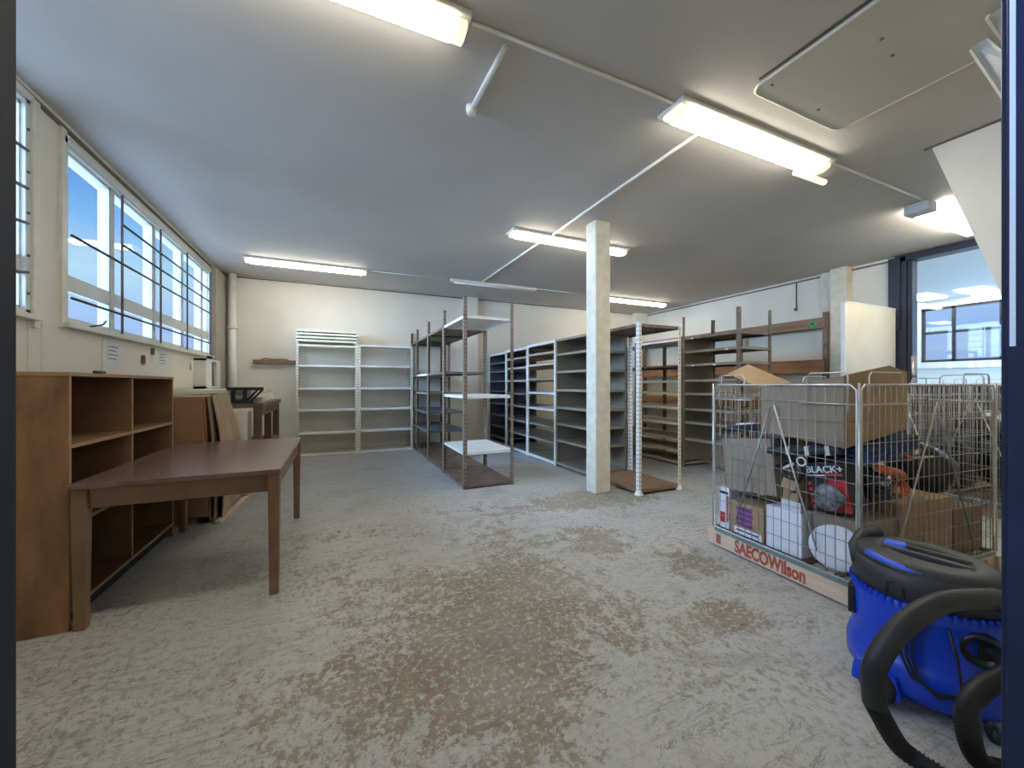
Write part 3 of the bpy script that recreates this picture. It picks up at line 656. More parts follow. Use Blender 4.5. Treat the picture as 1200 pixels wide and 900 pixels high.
# ------------------------------------------------------------------ wire cage on pallet
CG = Matrix.Translation((2.6, 1.17, 0)) @ Matrix.Rotation(R(-5), 4, 'Z')
CW, CD, ZB, ZT = 1.42, .98, .135, 1.25
def Cthing(name, label, cat, a, b, z, group=None): return thing(name, label, cat, None, group=group, M4=CG @ Matrix.Translation((a, b, z)))
def CMB():
    m = MB(); m.T = CG; return m
pl = Cthing('pallet', 'pale pine pallet under the wire cage with red stencilled lettering', 'pallet', .7, .5, 0)
CMB().box(0, .022, -.02, CD + .04, .012, .118).build('side_board', 'pine', pl, bevel=.002)
CMB().box(CW - .03, CW, -.02, CD + .04, .012, .118).build('side_board', 'pine', pl)
CMB().box(.5, .56, 0, CD, .012, .1).build('stringer', 'pine', pl)
for i in range(6): CMB().box(0.024, CW - .032, i * .175, i * .175 + .13, .10, .122).build('deck_board', 'pine', pl)
for a in (.03, .62, 1.3):
    for b in (0, .45, .9): CMB().box(a, a + .08, b, b + .10, 0, .10).build('block', 'pine', pl)
o = CG @ Vector((-.0015, .775, .030)); xd = CG.to_3x3() @ Vector((0, -1, 0))
text('SAECOWilson', .118, o, xd, (0, 0, 1), 'stencil', pl, bold=.0045, sx=.70)
CMB().box(-.0012, 0, .90, .94, .03, .10).build('stencil_mark', 'stencil', pl)

cage = Cthing('wire_cage', 'tall zinc wire mesh cage full of cartons and tools', 'cage', 0, 0, ZB)
def mesh_face(fixed, val, u0, u1, z0, z1, nm='mesh_side'):
    m = CMB(); rw_ = .0024
    P = (lambda u, z: (val, u, z)) if fixed == 'a' else (lambda u, z: (u, val, z))
    n = round((u1 - u0) / .052)
    for i in range(1, n):
        u = u0 + (u1 - u0) * i / n; m.tube([P(u, z0), P(u, z1)], rw_, 5)
    z = z0 + .105
    while z < z1 - .02:
        m.tube([P(u0, z), P(u1, z)], rw_, 5); z += .112
    m.build(nm, 'steel', cage)
    fr = CMB(); rr = .006
    c_ = .03; fr.tube([P(u0, z0), P(u0, z1 - c_), P(u0 + c_, z1), P(u1 - c_, z1), P(u1, z1 - c_), P(u1, z0)], rr, 8, closed=True)
    fr.build('face_frame', 'steel_bright', cage)
    um = (u0 + u1) / 2; k_ = (u1 - u0)
    for s_, mm in ((1, 'steel_bright'), (-1, 'steel')):
        q = CMB(); of = -.010 if val < .5 else .010
        P2 = (lambda u, z: (val + of, u, z)) if fixed == 'a' else (lambda u, z: (u, val + of, z))
        q.tube([P2(um - s_ * .01, 1.12), P2(um - s_ * k_ * .29, .26)], .0055, 6)
        q.build('brace', mm, cage)
    for s_ in (-1, 1):
        uc = um + s_ * k_ * .34; hw = .11 if fixed == 'a' else .15
        q = CMB(); q.tube([P(uc - hw, z1 - .16), P(uc - hw, z1 + .05), P(uc - hw + .02, z1 + .07), P(uc + hw - .02, z1 + .07), P(uc + hw, z1 + .05), P(uc + hw, z1 - .16)], .0048, 6)
        q.tube([P(uc - hw - .05, z1 - .11), P(uc + hw + .05, z1 - .11)], .0045, 6); q.build('stacking_loop', 'steel_bright', cage)
mesh_face('a', .012, .012, CD - .012, ZB + .012, ZT); mesh_face('a', CW - .012, .012, CD - .012, ZB + .012, ZT)
mesh_face('b', .0, .03, CW - .03, ZB + .012, ZT); mesh_face('b', CD, .03, CW - .03, ZB + .012, ZT)
for a in (.012, CW - .012):
    for b in (0, CD):
        CMB().tube([(a, b, ZB + .01), (a, b, ZT + .01)], .0065, 8).build('corner_post', 'steel_bright', cage)
q = CMB(); q.box(-.006, .028, .04, CD - .03, ZB - .012, ZB + .012); q.box(CW - .03, CW, .02, CD - .02, ZB - .012, ZB + .012); q.box(.03, CW - .03, -.006, .02, ZB - .012, ZB + .012); q.box(.03, CW - .03, CD - .02, CD, ZB - .012, ZB + .012)
q.build('base_frame', 'green_metal', cage)
q = CMB()
for i in range(1, 14): q.tube([(.03, CD * i / 14, ZB - .004), (CW - .03, CD * i / 14, ZB - .004)], .003, 5)
q.build('base_grid', 'steel', cage)

def carton(label, a0, a1, b0, b1, z0, z1, m_='card', tilt=None, open_=False, name='carton', group='cartons in the wire cage'):
    t = Cthing(name, label, 'box', (a0 + a1) / 2, (b0 + b1) / 2, z0, group)
    base = CG @ Matrix.Translation(((a0 + a1) / 2, (b0 + b1) / 2, z0)) @ (tilt or Matrix.Identity(4))
    hx, hy, h = (a1 - a0) / 2, (b1 - b0) / 2, z1 - z0
    m = MB(); m.T = base
    if not open_:
        m.box(-hx, hx, -hy, hy, 0, h)
        bo = m.build('box_body', m_, t, bevel=.004)
        m2 = MB(); m2.T = base; m2.box(-.02, .02, -hy - .0008, hy + .0008, h - .06, h + .0012); m2.build('tape', 'card_gray' if m_ != 'card_gray' else 'card', t)
    else:
        th = .004
        m.box(-hx, -hx + th, -hy, hy, 0, h); m.box(hx - th, hx, -hy, hy, 0, h); m.box(-hx, hx, -hy, -hy + th, 0, h); m.box(-hx, hx, hy - th, hy, 0, h); m.box(-hx, hx, -hy, hy, 0, th)
        m.build('box_body', m_, t)
    return t, base, hx, hy, h
Zc = ZB + .014
def label_rect(t, a, b0, b1, z0, z1, m_, name='print', th=.0012):
    CMB().box(a - th, a, b0, b1, z0, z1).build(name, m_, t)
t, *_ = carton('narrow white carton with a red print in the far left corner of the cage', .045, .34, .865, .955, Zc, .46, 'white')
label_rect(t, .0448, .90, .945, .19, .27, 'red'); label_rect(t, .0448, .875, .95, .41, .43, 'black'); label_rect(t, .0448, .87, .885, .2, .4, 'red')
t, *_ = carton('brown carton with purple print at the bottom left of the cage', .045, .42, .585, .855, Zc, .385, 'card')
for k in range(4): label_rect(t, .0448, .665 + .012 * (k % 2), .80, .215 + .036 * k, .242 + .036 * k, 'purple')
label_rect(t, .0448, .60, .82, .152, .20, 'white', 'sticker'); label_rect(t, .0438, .62, .80, .175, .185, 'black')
t, *_ = carton('tall white carton standing at the bottom middle of the cage side', .045, .38, .33, .565, Zc, .43, 'white')
tag(CMB().box(.05, .085, .335, .37, .4315, .436).box(.045, .05, .335, .46, .4315, .50).build('paper_sheet', 'paper'), 'white paper standing on the tall white carton', 'paper')
t, *_ = carton('brown carton in the near corner of the cage behind the white disc', .125, .46, .06, .315, Zc, .46, 'card_gray')
m = CMB(); m.box(.33, .40, .0588, .06, .27, .35); m.build('print', 'red', t)
carton('brown carton beside the near corner, on the side of the cage behind the vacuum', .47, 1.0, .04, .45, Zc, .535, 'card')
carton('dark brown carton at the far right end of the cage front', 1.05, 1.37, .05, .5, Zc, .44, 'card_dark')
carton('hidden brown carton in the back of the cage under the black bags', .47, .88, .50, .93, Zc, .50, 'card_dark')
carton('large grey-brown carton tilted above the purple printed one', .06, .40, .50, .90, .472, .86, 'card_gray', tilt=Matrix.Rotation(R(-7), 4, 'X'))
t, base, hx, hy, h = carton('small open brown carton above the tall white carton', .09, .36, .38, .49, .445, .64, 'card', open_=True, tilt=Matrix.Rotation(R(5), 4, 'X'))
m = MB(); m.T = base; m.prism([(-hx, -hy, h), (-hx, hy, h), (-hx - .04, hy * .8, h - .07), (-hx - .04, -hy * .8, h - .07)], (-.003, 0, 0)); m.build('flap', 'card', t)
m = MB(); m.T = base; m.box(-hx - .001, -hx, -.03, .0, .10, .115); m.build('hand_hole', 'black', t)
# white disc
t = Cthing('round_lid', 'white round plastic lid standing in the near bottom corner of the cage', 'lid', .045, .15, Zc)
nd = (CG.to_3x3() @ Vector((-.93, -.37, 0))).normalized(); ud = Vector((0, 0, 1)).cross(nd); AX = Matrix((ud, Vector((0, 0, 1)), nd)).transposed()
m = MB(); m.lathe([(0, -.014), (.125, -.014), (.135, -.008), (.135, 0), (.12, .004), (0, .004)], CG @ Vector((.068, .145, Zc + .14)), 36, axis=AX); m.build('disc', 'white', t)

# second cage farther right
CG2 = Matrix.Translation((5.6, 1.12, 0)) @ Matrix.Rotation(R(-2), 4, 'Z')
def copy_tree(o, parent=None):
    c = o.copy(); COL.objects.link(c)
    if parent: c.parent = parent
    for ch in [x for x in bpy.data.objects if x.parent == o]: copy_tree(ch, c)
    return c
c2 = copy_tree(cage); c2.matrix_basis = CG2 @ Matrix.Translation((0, 0, ZB)); c2['label'] = 'farther wire cage seen through the right end of the nearer cage'
cage['group'] = c2['group'] = 'wire cages'
p2 = Cthing('pallet', 'plain dark pallet under the farther wire cage', 'pallet', 0, 0, 0); p2.matrix_basis = CG2; FR[p2.name] = CG2.copy()
m = MB(); m.T = CG2
for i_ in range(6): m.box(0.024, CW - .032, i_ * .175, i_ * .175 + .13, .10, .122)
m.build('deck', 'card_dark', p2)
for a in (.03, .62, 1.3): m = MB(); m.T = CG2; m.box(a, a + .08, 0, CD, 0, .10); m.build('stringer', 'card_dark', p2)
# big open carton on top
t = Cthing('open_carton', 'big open carton with raised flaps lying on top of the things in the cage', 'box', .3, .35, .9)
def quadp(name, pts, m_='card', th=.005, nrm=(0, 0, 1)):
    m = CMB(); m.prism(pts, Vector(nrm) * th); m.build(name, m_, t)
A0, A1, B0, B1 = .035, .62, .085, .60
zb = {'nf': .885, 'nb': .93, 'fb': .99, 'ff': .975}; zt_ = {'nf': 1.30, 'nb': 1.225, 'fb': 1.26, 'ff': 1.33}
n_f, n_b, f_b, f_f = (A0, B0), (A0, B1), (A1, B1), (A1, B0)
def V(c, z): return (c[0], c[1], z)
quadp('side_wall', [V(n_f, zb['nf']), V(n_b, zb['nb']), V(n_b, zt_['nb']), V(n_f, zt_['nf'])], 'card_gray', nrm=(1, 0, 0))
quadp('side_wall', [V(n_f, zb['nf']), V(f_f, zb['ff']), V(f_f, zt_['ff']), V((A0 + .42, B0), 1.365), V(n_f, zt_['nf'])], 'card', nrm=(0, 1, 0))
quadp('side_wall', [V(f_f, zb['ff']), V(f_b, zb['fb']), V(f_b, zt_['fb']), V(f_f, zt_['ff'])], 'card', nrm=(-1, 0, 0))
quadp('side_wall', [V(n_b, zb['nb']), V(f_b, zb['fb']), V(f_b, zt_['fb']), V(n_b, zt_['nb'])], 'card', nrm=(0, -1, 0))
quadp('bottom', [V(n_f, zb['nf']), V(n_b, zb['nb']), V(f_b, zb['fb']), V(f_f, zb['ff'])], 'card')
quadp('flap', [(A0, B1, 1.225), (A0 + .33, B1 + .02, 1.262), (A0 + .20, B1 + .26, 1.405), (A0 - .05, B1 + .22, 1.33)], 'card')
quadp('flap', [(A0, B0, 1.30), (A0 + .42, B0, 1.365), (A0 + .40, B0 + .16, 1.30), (A0, B0 + .13, 1.262)], 'card')
quadp('flap', [(A1, B0, 1.33), (A1, B1, 1.26), (A1 + .16, B1, 1.16), (A1 + .14, B0 + .05, 1.20)], 'card')
tag(CMB().tube([(A1 + .01, B0 - .03, 1.30), (A1 + .11, B0 + .02, 1.43)], .012, 8).build('metal_rod', 'steel_bright'), 'short silver rod poking up beside the open carton', 'rod')

# soft and odd things
def blob(name, label, cat, a, b, z, ra, rb, rz_, m_, seed=0, amp=.18, group=None, par=None):
    random.seed(seed); m = CMB(); n, k = 14, 10; vs = []; fs = []
    ph = [random.uniform(0, 6.28) for _ in range(9)]
    for i in range(k + 1):
        th = math.pi * i / k
        for j in range(n):
            f = 2 * math.pi * j / n
            d = 1 + amp * (math.sin(3 * f + ph[0] + 2 * th) * .5 + math.sin(5 * th + ph[1] + f * 2) * .5 + math.sin(7 * f + ph[2]) * .3 * math.sin(th)) * math.sin(th)
            vs.append((a + ra * d * math.sin(th) * math.cos(f), b + rb * d * math.sin(th) * math.sin(f), z + rz_ * (1 + math.cos(th) * (d * .4 + .6))))
    for i in range(k):
        for j in range(n): fs.append((i * n + j, (i + 1) * n + j, (i + 1) * n + (j + 1) % n, i * n + (j + 1) % n))
    m.add(vs, fs, 0, True); o = m.build(name, m_, par, sub=1)
    if par is None: tag(o, label, cat, group)
    return o
blob('rubbish_bag', 'black rubbish bag slumped in the right half of the cage, nearer the front', 'bag', 1.21, .30, .455, .155, .20, .19, 'bin', 3, group='black bags in the cage')
blob('rubbish_bag', 'black rubbish bag slumped in the back right of the cage', 'bag', 1.13, .72, .16, .19, .20, .30, 'bin', 5, group='black bags in the cage')
blob('rubbish_bag', 'black rubbish bag under the blue cloth in the middle of the cage', 'bag', .72, .62, .51, .21, .26, .15, 'bin', 9, group='black bags in the cage')
blob('plastic_bag', 'crumpled smoky clear plastic bag beside the red tool box', 'bag', .052, .185, .50, .038, .085, .08, 'cling', 11, .3)
CG1 = CG; CG = CG2
for k_, (a, b, z, ra, rb, rz_, lab) in enumerate(((.25, .26, .16, .20, .19, .26, 'big black rubbish bag at the near left of the farther wire cage'), (.26, .72, .16, .20, .19, .26, 'big black rubbish bag at the back left of the farther wire cage'),
                                 (.75, .5, .16, .22, .36, .33, 'big black rubbish bag in the middle of the farther wire cage'), (.3, .45, .70, .22, .30, .15, 'black rubbish bag lying on top in the farther wire cage'))):
    blob('rubbish_bag', lab, 'bag', a, b, z, ra, rb, rz_, 'bin', 20 + k_, group='black bags in the farther cage')
tag(CMB().box(.04, .30, .06, .34, .02 + 1.01, 1.16).build('carton', 'card_dark', bevel=.005), 'small brown carton on top of the bags in the farther wire cage', 'box')
CG = CG1
# red and black tool box
t = Cthing('tool_box', 'black and red tool carton with white lettering near the cage corner', 'box', .2, .2, .46)
TB = CG @ Matrix.Translation((.14, .17, .487)) @ Matrix.Rotation(R(-12), 4, 'X')
m = MB(); m.T = TB; m.box(-.05, .09, -.10, .12, .0, .29); m.build('box_body', 'black', t, bevel=.004)
m = MB(); m.T = TB; m.box(-.0512, -.05, -.10, .00, .005, .19); m.build('red_panel', 'red', t)
o = TB @ Vector((-.0535, .112, .235)); text('BLACK+', .058, o, TB.to_3x3() @ Vector((0, -1, 0)), TB.to_3x3() @ Vector((0, 0, 1)), 'white', t, bold=.001, sx=1.0)
m = MB(); m.T = TB; m.box(-.0516, -.05, .01, .112, .215, .222); m.build('print', 'white', t)
m = MB(); m.T = TB; m.box(-.0516, -.05, -.09, .0, .215, .228); m.build('print', 'red', t)
m = MB(); m.T = TB
for k in range(5): m.box(-.0516, -.05, .095, .118, .02 + k * .035, .04 + k * .035)
m.build('print', 'red', t)
# black drill case with lettering
t = Cthing('tool_case', 'black plastic tool case with small white lettering behind the cage front', 'case', .3, .1, .55)
TC = CG @ Matrix.Translation((.47, .13, .545)) @ Matrix.Rotation(R(0), 4, 'Y') @ Matrix.Rotation(R(8), 4, 'Y')
m = MB(); m.T = TC; m.box(-.20, .0, -.05, .2, .0, .07); m.build('case_base', 'black', t, bevel=.01)
m = MB(); m.T = TC; m.box(-.20, .0, -.05, .2, .074, .13); m.build('case_lid', 'head', t, bevel=.012)
m = MB(); m.T = TC; m.tube([(-.16, -.052, .05), (-.15, -.075, .05), (-.05, -.075, .05), (-.04, -.052, .05)], .008, 8); m.build('handle', 'black', t)
o = TC @ Vector((-.14, -.0515, .085)); text('40V', .045, o, TC.to_3x3() @ Vector((1, 0, 0)), TC.to_3x3() @ Vector((0, 0, 1)), 'white', t, sx=1.3)
t = Cthing('hedge_trimmer', 'orange and black power tool lying over the black tool case', 'power tool', .3, .2, .69)
m = CMB(); m.tube([(.27, .06, .765), (.34, .055, .75), (.42, .05, .73), (.52, .05, .70)], .0, 10, rad=[.020, .027, .026, .014]); m.build('shell', 'orange', t)
m = CMB(); m.tube([(.27, .12, .735), (.36, .12, .73), (.46, .12, .70)], .022, 8); m.build('grip', 'black', t)
t2 = Cthing('tool_sleeve', 'long dark grey sleeve lying under the big open carton', 'sleeve', .3, .3, .78)
m = CMB(); m.T = CG @ Matrix.Translation((.1, .42, .845)) @ Matrix.Rotation(R(-9), 4, 'X'); m.box(-.055, .055, -.30, .16, -.05, .0); m.build('body', 'head', t2, bevel=.02)
m = CMB(); m.T = CG @ Matrix.Translation((.1, .42, .845)) @ Matrix.Rotation(R(-9), 4, 'X')
for k in range(3): m.box(-.057, .057, -.25 + k * .12, -.225 + k * .12, -.052, .003)
m.build('strap', 'grey_plastic', t2)
# blue cloth
t = Cthing('blue_blanket', 'folded dark blue cloth wedged beside the big open carton', 'blanket', .4, .2, .84)
m = CMB()
for k in range(3):
    pr = [(.16, .795 + .026 * k), (.30, .81 + .026 * k), (.45, .838 + .026 * k), (.66, .87 + .026 * k), (.68, .89 + .026 * k), (.45, .862 + .026 * k), (.30, .834 + .026 * k), (.17, .818 + .026 * k)]
    m.prism([(a, .03 + .008 * k, z) for a, z in pr], (0, .34, 0))
m.build('folds', 'denim', t, bevel=.008)
# orange cable coil
t = Cthing('cable_coil', 'bright orange coiled cable on the brown carton in the cage', 'cable', .66, .12, .54)
m = CMB()
for k in range(5):
    c0 = (.63 + .01 * k, .13 + .012 * k, .61); rr = .075 + .008 * (k % 3)
    m.tube([(c0[0] + rr * math.cos(q * 2 * math.pi / 24) * 1.1, c0[1] + .02 * math.sin(q * 2 * math.pi / 12 + k), c0[2] + .008 * k + (rr * .8) * math.sin(q * 2 * math.pi / 24)) for q in range(24)], .0065, 6, closed=True)
m.build('coil', 'orange', t)
t = Cthing('spray_bottle', 'small red capped tool handle sticking up beside the blue cloth', 'tool', .56, .08, .8)
m = CMB(); m.tube([(.60, .07, .80), (.86, .07, .795)], .006, 6); m.build('rod', 'pine', t)
m = CMB(); m.tube([(.575, .07, .80), (.605, .07, .80)], .018, 10); m.build('cap', 'red', t)
t = Cthing('black_tools', 'tangle of black strap and grey tube in front of the sleeve', 'strap', .1, .45, .66)
m = CMB(); m.tube([(.06, .50, .70), (.07, .42, .76), (.06, .36, .74), (.055, .33, .69), (.06, .36, .64), (.07, .44, .65), (.06, .50, .70)], .016, 8); m.build('strap', 'black', t)
m = CMB(); m.tube([(.05, .45, .70), (.055, .38, .745)], .009, 8); m.build('tube', 'ivory', t)
m = CMB(); m.tube([(.05 , .335 + .026 * math.cos(q * math.pi / 8), .765 + .026 * math.sin(q * math.pi / 8)) for q in range(16)], .006, 6, closed=True); m.build('ring', 'white', t)
t = Cthing('dark_cartons', 'black bundle with a white top wedged behind the tilted carton', 'bundle', .2, .8, .87)
m = CMB(); m.T = CG @ Matrix.Translation((.2, .80, .90)) @ Matrix.Rotation(R(-8), 4, 'X'); m.box(-.12, .22, -.16, .16, 0, .05); m.build('bundle', 'black', t, bevel=.015)
m = CMB(); m.T = CG @ Matrix.Translation((.2, .80, .90)) @ Matrix.Rotation(R(-8), 4, 'X'); m.box(-.125, .1, -.13, .02, .052, .062); m.build('sheet', 'white', t)

# ------------------------------------------------------------------ vacuum cleaner
vc = thing('vacuum_cleaner', 'blue and black drum vacuum cleaner on wheels in the lower right corner', 'vacuum', (2.205, .763, 0), R(-70.8))
VT = FR[vc.name] @ Matrix.Diagonal((1.09, 1.09, 1.10, 1))
def VMB(): m = MB(); m.T = VT; return m
m = VMB(); m.lathe([(.10, .045), (.205, .05), (.226, .075), (.228, .14), (.219, .17), (.210, .18), (.208, .25), (.211, .33), (.213, .372), (.205, .38)], (0, 0, 0), 56); m.build('drum', 'blue', vc)
m = VMB()
for k in range(60):
    a = 2 * math.pi * k / 60; m.bar((.214 * math.cos(a), .214 * math.sin(a), .362), (.214 * math.cos(a), .214 * math.sin(a), .384), .011, .008)
m.build('notched_rim', 'blue', vc)
m = VMB(); m.lathe([(.20, .378), (.211, .386), (.209, .43), (.204, .462), (.192, .478), (.165, .478), (0, .478)], (0, 0, 0), 56); m.build('head', 'head', vc)
m = VMB()   # flat ring handle with slots
n = 48; vs = []
for q in range(n):
    a = 2 * math.pi * q / n; tz = .018 * (1 - math.cos(a)) * .5
    for rx_, ry_, z_ in ((.199, .192, .468), (.193, .185, .484), (.178, .166, .494), (.118, .092, .498), (.108, .083, .490), (.106, .081, .465)):
        vs.append((rx_ * math.cos(a), ry_ * math.sin(a), z_ + tz))
m.add(vs, [(q * 6 + k, ((q + 1) % n) * 6 + k, ((q + 1) % n) * 6 + k + 1, q * 6 + k + 1) for q in range(n) for k in range(5)], 0, True); m.build('handle', 'head', vc)
for yy, ww in ((-.035, .030), (.035, .022)):
    m = VMB(); m.prism([(-.122, yy - ww / 2, .478), (.118, yy - ww / 2, .478), (.118, yy - ww / 2 + .004, .502), (-.122, yy - ww / 2 + .004, .520)], (0, ww, 0)); m.build('handle_bar', 'head', vc, bevel=.006)
m = VMB(); m.tube([(-.185, -.05, .43), (-.20, .0, .48), (-.185, .06, .512), (-.14, .12, .52)], .024, 8); m.build('latch', 'head', vc)
m = VMB(); m.tube([(-.155 + .02 * k, -math.sqrt(max(0, .190 ** 2 - (-.155 + .02 * k) ** 2)) * .93, .497 - .002 * k) for k in range(9)], .0125, 8); m.build('blue_strip', 'blue2', vc)
m = VMB(); m.box(-.12, -.05, -.0, .06, .475, .52); m.build('switch', 'blue2', vc, bevel=.012)
for xk in (-.075, .035):
    m = VMB(); m.tube([(xk - .022, -math.sqrt(.207 ** 2 - (xk - .022) ** 2), .395), (xk - .018, -math.sqrt(.205 ** 2 - (xk - .018) ** 2), .43), (xk, -math.sqrt(.205 ** 2 - xk ** 2), .445), (xk + .018, -math.sqrt(.205 ** 2 - (xk + .018) ** 2), .43), (xk + .022, -math.sqrt(.207 ** 2 - (xk + .022) ** 2), .395)], .007, 6); m.build('clip', 'black', vc)
m = VMB(); m.box(-.216, -.190, -.085, -.03, .235, .345); m.build('side_catch', 'black', vc, bevel=.006)
m = VMB(); m.lathe([(.04, 0), (.052, .0), (.052, .03), (.036, .035), (.034, .01)], (.125, -.165, .29), 24, axis=Matrix.Rotation(R(90), 3, 'X')); m.build('hose_inlet', 'black', vc)
def wheel(x, y, z, r, w, yaw):
    m = VMB(); ax = Matrix.Rotation(yaw, 3, 'Z') @ Matrix.Rotation(R(90), 3, 'Y')
    m.lathe([(0, 0), (r * .85, 0), (r, .008), (r, w - .008), (r * .85, w), (0, w)], (x, y, z), 24, axis=ax); return m
wheel(-.135, -.215, .066, .066, .032, R(55)).build('wheel', 'black', vc)
wheel(-.20, .12, .066, .066, .032, R(0)).build('wheel', 'black', vc)
for x, y in ((.14, -.165), (.14, .12)):
    m = wheel(x, y, .026, .026, .022, R(20)); m.build('caster', 'black', vc)
    VMB().tube([(x, y, .03), (x, y, .075)], .012, 8).build('caster_stem', 'head', vc)
m = VMB(); m.prism([(-.20, -.19, .04), (-.06, -.245, .04), (-.07, -.235, .11), (-.125, -.215, .145), (-.19, -.17, .12)], (.01, .05, 0)); m.build('wheel_guard', 'blue', vc, bevel=.012)
# power cable hanging on the drum
m = VMB()
for k in range(3):
    m.tube([(.01 - .012 * k, -.218, .35), (-.03 - .012 * k, -.232, .30), (-.035 - .014 * k, -.236, .22), (-.015 - .01 * k, -.240, .15), (.03, -.245, .115 + .008 * k), (.08, -.238, .15), (.07, -.225, .25), (.05, -.22, .34)], .0048, 6)
m.build('power_cable', 'black', vc)
# hose
def catmull(P, n):
    P = [Vector(p) for p in P]; out = []
    Q = [P[0] * 2 - P[1]] + P + [P[-1] * 2 - P[-2]]
    for i in range(1, len(Q) - 2):
        a, b, c, d_ = Q[i - 1:i + 3]
        for k in range(n):
            t = k / n; out.append(.5 * ((2 * b) + (c - a) * t + (2 * a - 5 * b + 4 * c - d_) * t * t + (3 * b - a - 3 * c + d_) * t ** 3))
    out.append(P[-1]); return out
def ribbed(P, r, pitch=.011):
    C_ = catmull(P, 24); L_ = [0]
    for a, b in zip(C_, C_[1:]): L_.append(L_[-1] + (b - a).length)
    tot = L_[-1]; n = int(tot / pitch * 2); pts = []; rad = []; j = 0
    for i in range(n + 1):
        s = tot * i / n
        while j < len(L_) - 2 and L_[j + 1] < s: j += 1
        t = (s - L_[j]) / max(1e-9, L_[j + 1] - L_[j]); pts.append(C_[j].lerp(C_[j + 1], min(1, t))); rad.append(r if i % 2 else r * .80)
    return pts, rad

H1, H2, H3, H4, H5, H6, H7, H8, H9 = (1.649, .651, .108), (1.573, .664, .227), (1.545, .654, .351), (1.589, .634, .440), (1.672, .608, .509), (1.786, .579, .547), (1.919, .552, .541), (2.045, .539, .517), (2.175, .525, .456)
HOSE = [(2.10, .565, .315), (2.08, .53, .315), (2.03, .50, .312), (1.96, .502, .300), (1.874, .517, .289), (1.80, .528, .244), (1.803, .527, .150), (1.86, .515, .055), (1.94, .455, .034), (1.93, .36, .034), (1.80, .36, .034),
        (1.72, .46, .034), (1.715, .57, .034), (1.69, .635, .055), H1, H2]
pts, rad = ribbed(HOSE, .030)
m = MB(); m.tube(pts, .03, 14, rad=rad); m.build('hose', 'rubber', vc)
GRIP = catmull([H2, H3, H4, H5, H6, H7, H8, H9, (2.25, .51, .40), (2.29, .48, .28)], 8)
m = MB(); m.tube(GRIP, .0315, 16); m.build('hose_grip', 'rubber', vc)
m = MB(); m.tube([H8, (Vector(H8) + (Vector(H9) - Vector(H8)) * .45)], .038, 16); m.build('hose_collar', 'black', vc)

# ------------------------------------------------------------------ floor debris
random.seed(4)
DEB = [(.02, 3.62, .02, 'rust-coloured fleck on the floor left of centre, behind the table leg line'), (.55, 2.62, .012, 'small dark chip on the bare floor patch in the middle'), (1.93, 1.36, .014, 'small dark chip on the floor nearest the vacuum hose'), (1.42, 2.28, .012, 'small dark chip on the floor right of the bare patch')]
for x, y, r_, lab in DEB:
    m = MB(); m.prism([(x + r_ * math.cos(a) * random.uniform(.6, 1), y + r_ * math.sin(a) * random.uniform(.6, 1), .0005) for a in [k * math.pi / 3 for k in range(6)]], (0, 0, .004))
    tag(m.build('floor_chip', 'rust_wood' if 'rust' in lab else 'card_dark'), lab, 'chip')

# ------------------------------------------------------------------ world, portals, camera
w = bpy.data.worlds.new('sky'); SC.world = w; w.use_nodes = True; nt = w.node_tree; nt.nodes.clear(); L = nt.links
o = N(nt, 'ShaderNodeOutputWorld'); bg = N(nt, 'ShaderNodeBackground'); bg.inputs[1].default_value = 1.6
tc = N(nt, 'ShaderNodeTexCoord'); mp = N(nt, 'ShaderNodeMapping'); mp.inputs['Scale'].default_value = (1, 1, 5); L.new(tc.outputs['Generated'], mp.inputs[0])
no = N(nt, 'ShaderNodeTexNoise', i_Scale=2.3, i_Detail=6, i_Roughness=.6); L.new(mp.outputs[0], no.inputs[0])
sp = N(nt, 'ShaderNodeSeparateXYZ'); L.new(tc.outputs['Generated'], sp.inputs[0])
g = N(nt, 'ShaderNodeValToRGB'); L.new(sp.outputs[2], g.inputs[0])
e = g.color_ramp.elements; e[0].position = 0; e[0].color = (.37, .50, .72, 1); e[1].position = .75; e[1].color = (.14, .34, .88, 1)
for p_, c_ in ((.10, (.42, .58, .95, 1)), (.20, (.55, .82, 1.0, 1)), (.28, (.27, .56, .95, 1)), (.38, (.10, .30, .80, 1))):
    q = g.color_ramp.elements.new(p_); q.color = c_
cr = N(nt, 'ShaderNodeValToRGB'); cr.color_ramp.elements[0].position = .54; cr.color_ramp.elements[1].position = .85; L.new(no.outputs[0], cr.inputs[0])
mx = N(nt, 'ShaderNodeMix', data_type='RGBA'); L.new(cr.outputs[0], mx.inputs[0]); L.new(g.outputs[0], mx.inputs[6]); mx.inputs[7].default_value = (.80, .90, 1.0, 1)
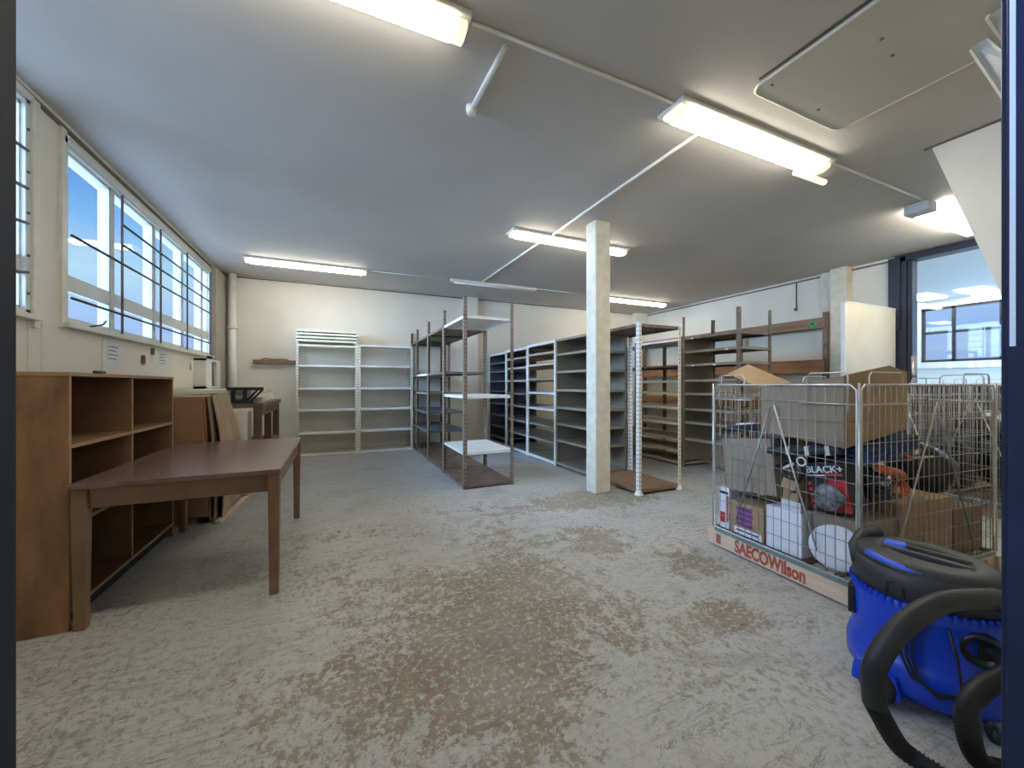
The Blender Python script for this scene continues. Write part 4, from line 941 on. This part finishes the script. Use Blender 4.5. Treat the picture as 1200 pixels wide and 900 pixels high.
lo = N(nt, 'ShaderNodeMapRange'); L.new(sp.outputs[2], lo.inputs[0]); lo.inputs[1].default_value = -.06; lo.inputs[2].default_value = 0; lo.inputs[3].default_value = 4.6; lo.inputs[4].default_value = 1.0; L.new(lo.outputs[0], bg.inputs[1])  # unseen part below the horizon boosted to brighten the ceiling
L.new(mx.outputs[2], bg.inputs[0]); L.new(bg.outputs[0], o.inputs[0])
def area(name, loc, rot, sx, sy, power, col, portal=False):
    l = bpy.data.lights.new(name, 'AREA'); l.shape = 'RECTANGLE'; l.size = sx; l.size_y = sy; l.energy = power; l.color = col
    ob = bpy.data.objects.new(name, l); COL.objects.link(ob); ob.location = loc; ob.rotation_euler = rot
    if portal: l.cycles.is_portal = True
    return ob
area('window_portal', (XL - .2, 5.66, 2.35), (0, R(-90), 0), 1.35, 3.6, 1, (1, 1, 1), True)
area('window_portal', (XL - .2, 2.72, 2.38), (0, R(-90), 0), 1.4, 1.7, 1, (1, 1, 1), True)
area('window_portal', (14.3, 3.15, 2.52), (0, R(90), 0), 1.5, 3.6, 1, (1, 1, 1), True)
area('door_portal', (.36, -.1, 1.18), (R(90), 0, 0), 1.05, 2.3, 1, (1, 1, 1), True)
for dv, en in (((1, .28, -.20), 20), ((1, -.30, -.24), 9)):
    sl = bpy.data.lights.new('soft_daylight', 'SUN'); sl.energy = en; sl.angle = R(52); sl.color = (.45, .66, 1.0)
    so = bpy.data.objects.new('soft_daylight', sl); COL.objects.link(so); so.location = (-6, 5, 5); so.rotation_euler = Vector(dv).to_track_quat('-Z', 'Y').to_euler()
cam = bpy.data.cameras.new('camera'); cam.sensor_width = 36; cam.lens = 457 / 1200 * 36; cam.clip_start = .02; cam.shift_y = 1 / 1200
co_ = bpy.data.objects.new('camera', cam); COL.objects.link(co_); co_.location = (0, 0, 1.25); co_.rotation_euler = (R(90), 0, R(-24.2)); SC.camera = co_
SC.view_settings.view_transform = 'Standard'; SC.view_settings.look = 'None'; SC.view_settings.exposure = 0
SC.cycles.use_denoising = True; SC.cycles.max_bounces = 10; SC.cycles.diffuse_bounces = 5; SC.cycles.transparent_max_bounces = 24
SC.cycles.sample_clamp_indirect = 6
